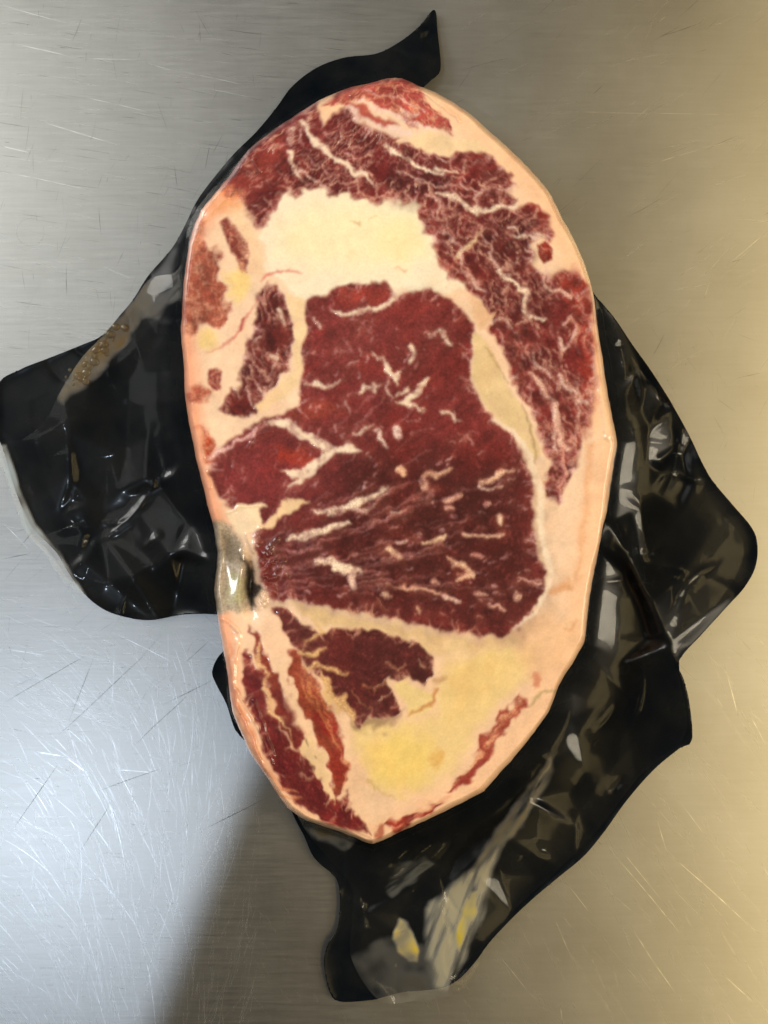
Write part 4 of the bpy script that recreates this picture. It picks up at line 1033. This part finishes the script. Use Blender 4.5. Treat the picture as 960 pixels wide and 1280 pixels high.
for _ in range(150):          # fine crinkles, most of them pulled out from the meat
    i = rc.randrange(len(OUTS)); ox, oy = OUTS[i]
    r_ = math.atan2(oy - 580, ox - 490); g = rc.uniform(4, 170)
    x, y = ox + g * math.cos(r_), oy + g * math.sin(r_)
    a_ = r_ + rc.gauss(0, .7); c_ = rc.gauss(0, .012); l = rc.uniform(25, 120); P = []
    for k in range(6):
        P.append((x, y)); x += l / 5 * math.cos(a_); y += l / 5 * math.sin(a_); a_ += c_ * l / 5
    hh_ = rc.uniform(.00012, .0005) * rc.choice((1, 1, -1)); ww_ = rc.uniform(3, 7)
    crease(ZC, P, hh_, ww_)
    if rc.random() < .6: crease(ZB, P, hh_ * .8, ww_)
def sample(Z, X, Y):
    u = np.clip((X - RX0) / RS, 0, RW - 1.001); v = np.clip((Y - RY0) / RS, 0, RH - 1.001)
    i = u.astype(int); j = v.astype(int); fu = u - i; fv = v - j
    return (Z[j, i] * (1 - fu) + Z[j, i + 1] * fu) * (1 - fv) + (Z[j + 1, i] * (1 - fu) + Z[j + 1, i + 1] * fu) * fv

def black_z(X, Y, ds, dp):
    """ds: distance outside the steak outline, dp: distance inside the pouch outline (px)"""
    e = np.clip(dp / 40, 0, 1)
    z = .0012 + .006 * np.exp(-np.maximum(ds, 0) / 22)
    z += .0009 * (fbm(X, Y, 150, 1, 63) + .5) * e
    z += sample(ZB, X, Y)
    z += .0006 * np.exp(-dp / 8)
    return np.maximum(z, .0008)

def sheet(outline, step, keep, zfun):
    x0, y0 = outline.min(0) - step; x1, y1 = outline.max(0) + step
    xs = np.arange(x0, x1 + step, step); ys = np.arange(y0, y1 + step, step)
    X, Y = np.meshgrid(xs, ys)
    sd = sdf_poly(outline[::2], X, Y)
    inside = sd < 0
    idx = -np.ones(X.shape, int)
    cell = inside[:-1, :-1] | inside[1:, :-1] | inside[:-1, 1:] | inside[1:, 1:]
    ds = sdf_poly(OUTC, X, Y)
    cell &= keep(ds)[:-1, :-1]
    # pull outer corners onto the outline
    P = outline; Q = np.roll(P, -1, 0)
    need = np.zeros(X.shape, bool)
    for dy, dx in ((0, 0), (1, 0), (0, 1), (1, 1)):
        need[dy:dy + cell.shape[0], dx:dx + cell.shape[1]] |= cell
    oy, ox = np.where(need & ~inside)
    if len(oy):
        px = X[oy, ox]; py = Y[oy, ox]
        best = np.full(len(px), 1e18); bx = px.copy(); by = py.copy()
        for (ax, ay), (cx, cy) in zip(P, Q):
            ex, ey = cx - ax, cy - ay; L = ex * ex + ey * ey + 1e-12
            t = np.clip(((px - ax) * ex + (py - ay) * ey) / L, 0, 1)
            qx = ax + t * ex; qy = ay + t * ey
            d = (px - qx) ** 2 + (py - qy) ** 2
            m = d < best; best[m] = d[m]; bx[m] = qx[m]; by[m] = qy[m]
        X[oy, ox] = bx; Y[oy, ox] = by; sd[oy, ox] = 0
    idx[need] = np.arange(need.sum())
    ci, cj = np.where(cell)
    F = np.stack([idx[ci + 1, cj], idx[ci + 1, cj + 1], idx[ci, cj + 1], idx[ci, cj]], -1)
    x = X[need]; y = Y[need]
    ds = sdf_poly(OUTC, x, y)
    z = zfun(x, y, ds, -sd[need])
    return np.stack(W(x, y, z), -1), F, x, y, ds, -sd[need]

pouch = bpy.data.objects.new("vacuum_pouch", None)
scene.collection.objects.link(pouch)
tag(pouch, "crumpled glossy black and clear vacuum pouch under the steak", "pouch")

V, F, *_ = sheet(OUTP, 2.0, lambda ds: ds > -26, black_z)
blk = mesh_obj("black_base_film", V, F, BLACK, pouch)
so = blk.modifiers.new("thickness", 'SOLIDIFY'); so.thickness = .00016; so.offset = -1

def clear_z(X, Y, ds, dp):
    dpb = np.maximum(0, -sdf_poly(OUTP[::2], X, Y))
    z = black_z(X, Y, ds, dpb) + .0005
    z += sample(ZC, X, Y)
    up = T * .62 * np.exp(-np.maximum(ds, 0) / 9.0)           # drapes off the shoulder of the steak
    return np.maximum(z, up)
V, F, cx_, cy_, cds, cdp = sheet(OUTCL, 1.7, lambda ds: ds > -2.5, clear_z)
# haze, trapped juice, yellow patches, painted reflection in the clear film: colour and amount
cc = np.zeros((len(cx_), 4)); cc[:, :3] = (.55, .55, .52); cc[:, 3] = .004
def grain_of(ang):
    if ang is None: return fbm(cx_, cy_, 24, 2, 83) * .7
    u = cx_ * math.cos(ang) + cy_ * math.sin(ang); v = -cx_ * math.sin(ang) + cy_ * math.cos(ang)
    return fbm(u / 7, v, 7, 3, 84, rot=.05)
def wash(P, col, a, soft, warp=6, ang=None):
    d = sdf_poly(P, cx_ + warp * fbm(cx_, cy_, 18, 2, 81), cy_ + warp * fbm(cx_, cy_, 18, 2, 82))
    m = (1 - sstep(-soft, soft, d)) * np.clip(.68 + 1.0 * grain_of(ang), .05, 1)
    cc[:, :3] = cc[:, :3] * (1 - m[:, None]) + lin(col) * m[:, None]
    cc[:, 3] = cc[:, 3] * (1 - m) + a * m
wash([(74, 492), (100, 450), (128, 420), (168, 374), (188, 350), (190, 385), (160, 420), (130, 460), (100, 492), (82, 500)], (146, 124, 84), .5, 5)
wash([(168, 374), (190, 346), (228, 334), (228, 360), (200, 395), (180, 400)], (140, 136, 124), .45, 5, 5, 2.4)
wash([(532, 1136), (560, 1112), (600, 1082), (622, 1062), (606, 1130), (584, 1190), (562, 1240), (545, 1236), (536, 1200)], (188, 180, 152), .58, 6, 5, 1.93)
wash([(447, 1198), (480, 1176), (530, 1190), (552, 1240), (520, 1252), (470, 1252)], (128, 122, 110), .26, 10, 6)
wash([(480, 1110), (500, 1080), (530, 1072), (545, 1078), (520, 1100), (490, 1118)], (110, 112, 102), .35, 4, 5, -.6)
wash([(640, 1010), (670, 975), (688, 950), (690, 965), (660, 1020), (620, 1068), (590, 1090), (600, 1070)], (156, 144, 108), .5, 5, 4, 2.2)
wash([(370, 1020), (400, 1034), (440, 1048), (430, 1062), (400, 1052), (380, 1040)], (120, 108, 84), .4, 4)
wash([(-8, 556), (8, 556), (24, 610), (44, 655), (72, 688), (92, 720), (108, 746), (76, 724), (56, 696), (30, 668), (4, 600)], (168, 182, 192), .7, 2, 1)  # bluish reflection on the film's outer edge, painted into the haze colour
wash([(501, 1147), (508, 1152), (516, 1168), (525, 1192), (522, 1203), (512, 1202), (498, 1188), (490, 1174), (494, 1162)], (206, 178, 40), .95, 2.5, 3)  # this and the next: yellow patches in the film colour
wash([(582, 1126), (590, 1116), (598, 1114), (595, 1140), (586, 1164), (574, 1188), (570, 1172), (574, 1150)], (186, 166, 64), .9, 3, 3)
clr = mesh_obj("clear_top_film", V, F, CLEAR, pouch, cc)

# bubbles of juice trapped along the upper left fold
def bubbles():
    V = []; F = []
    def ball(px, py, r):
        b = len(V); nu, nv_ = 10, 5
        z0 = float(clear_z(np.array([px]), np.array([py]), sdf_poly(OUTC, np.array([px]), np.array([py])), np.array([10.]))[0])
        cx, cy, _ = W(px, py, z0); R = r * S
        for i in range(nv_ + 1):
            th = math.pi / 2 * i / nv_
            for j in range(nu):
                ph = 2 * math.pi * j / nu
                V.append((cx + R * math.cos(th) * math.cos(ph), cy + R * math.cos(th) * math.sin(ph), z0 + R * .3 * math.sin(th)))
        for i in range(nv_):
            for j in range(nu):
                a = b + i * nu + j; c = b + i * nu + (j + 1) % nu
                F.append((a, c, c + nu, a + nu))
    for _ in range(36):
        t = random.random() ** 1.2
        x = 84 + t * 78 + random.gauss(0, 5); y = 482 - t * 95 + random.gauss(0, 6) + 4
        ball(x, y, random.choice([1.5, 2, 2, 2.5, 3, 4, 5]))
    ball(118, 452, 6); ball(108, 466, 5.5); ball(97, 470, 5); ball(130, 430, 5); ball(139, 418, 5)
    o = mesh_obj("juice_bubbles", V, F, BUBBLE, pouch)
    tag(o, kind="stuff")
bubbles()
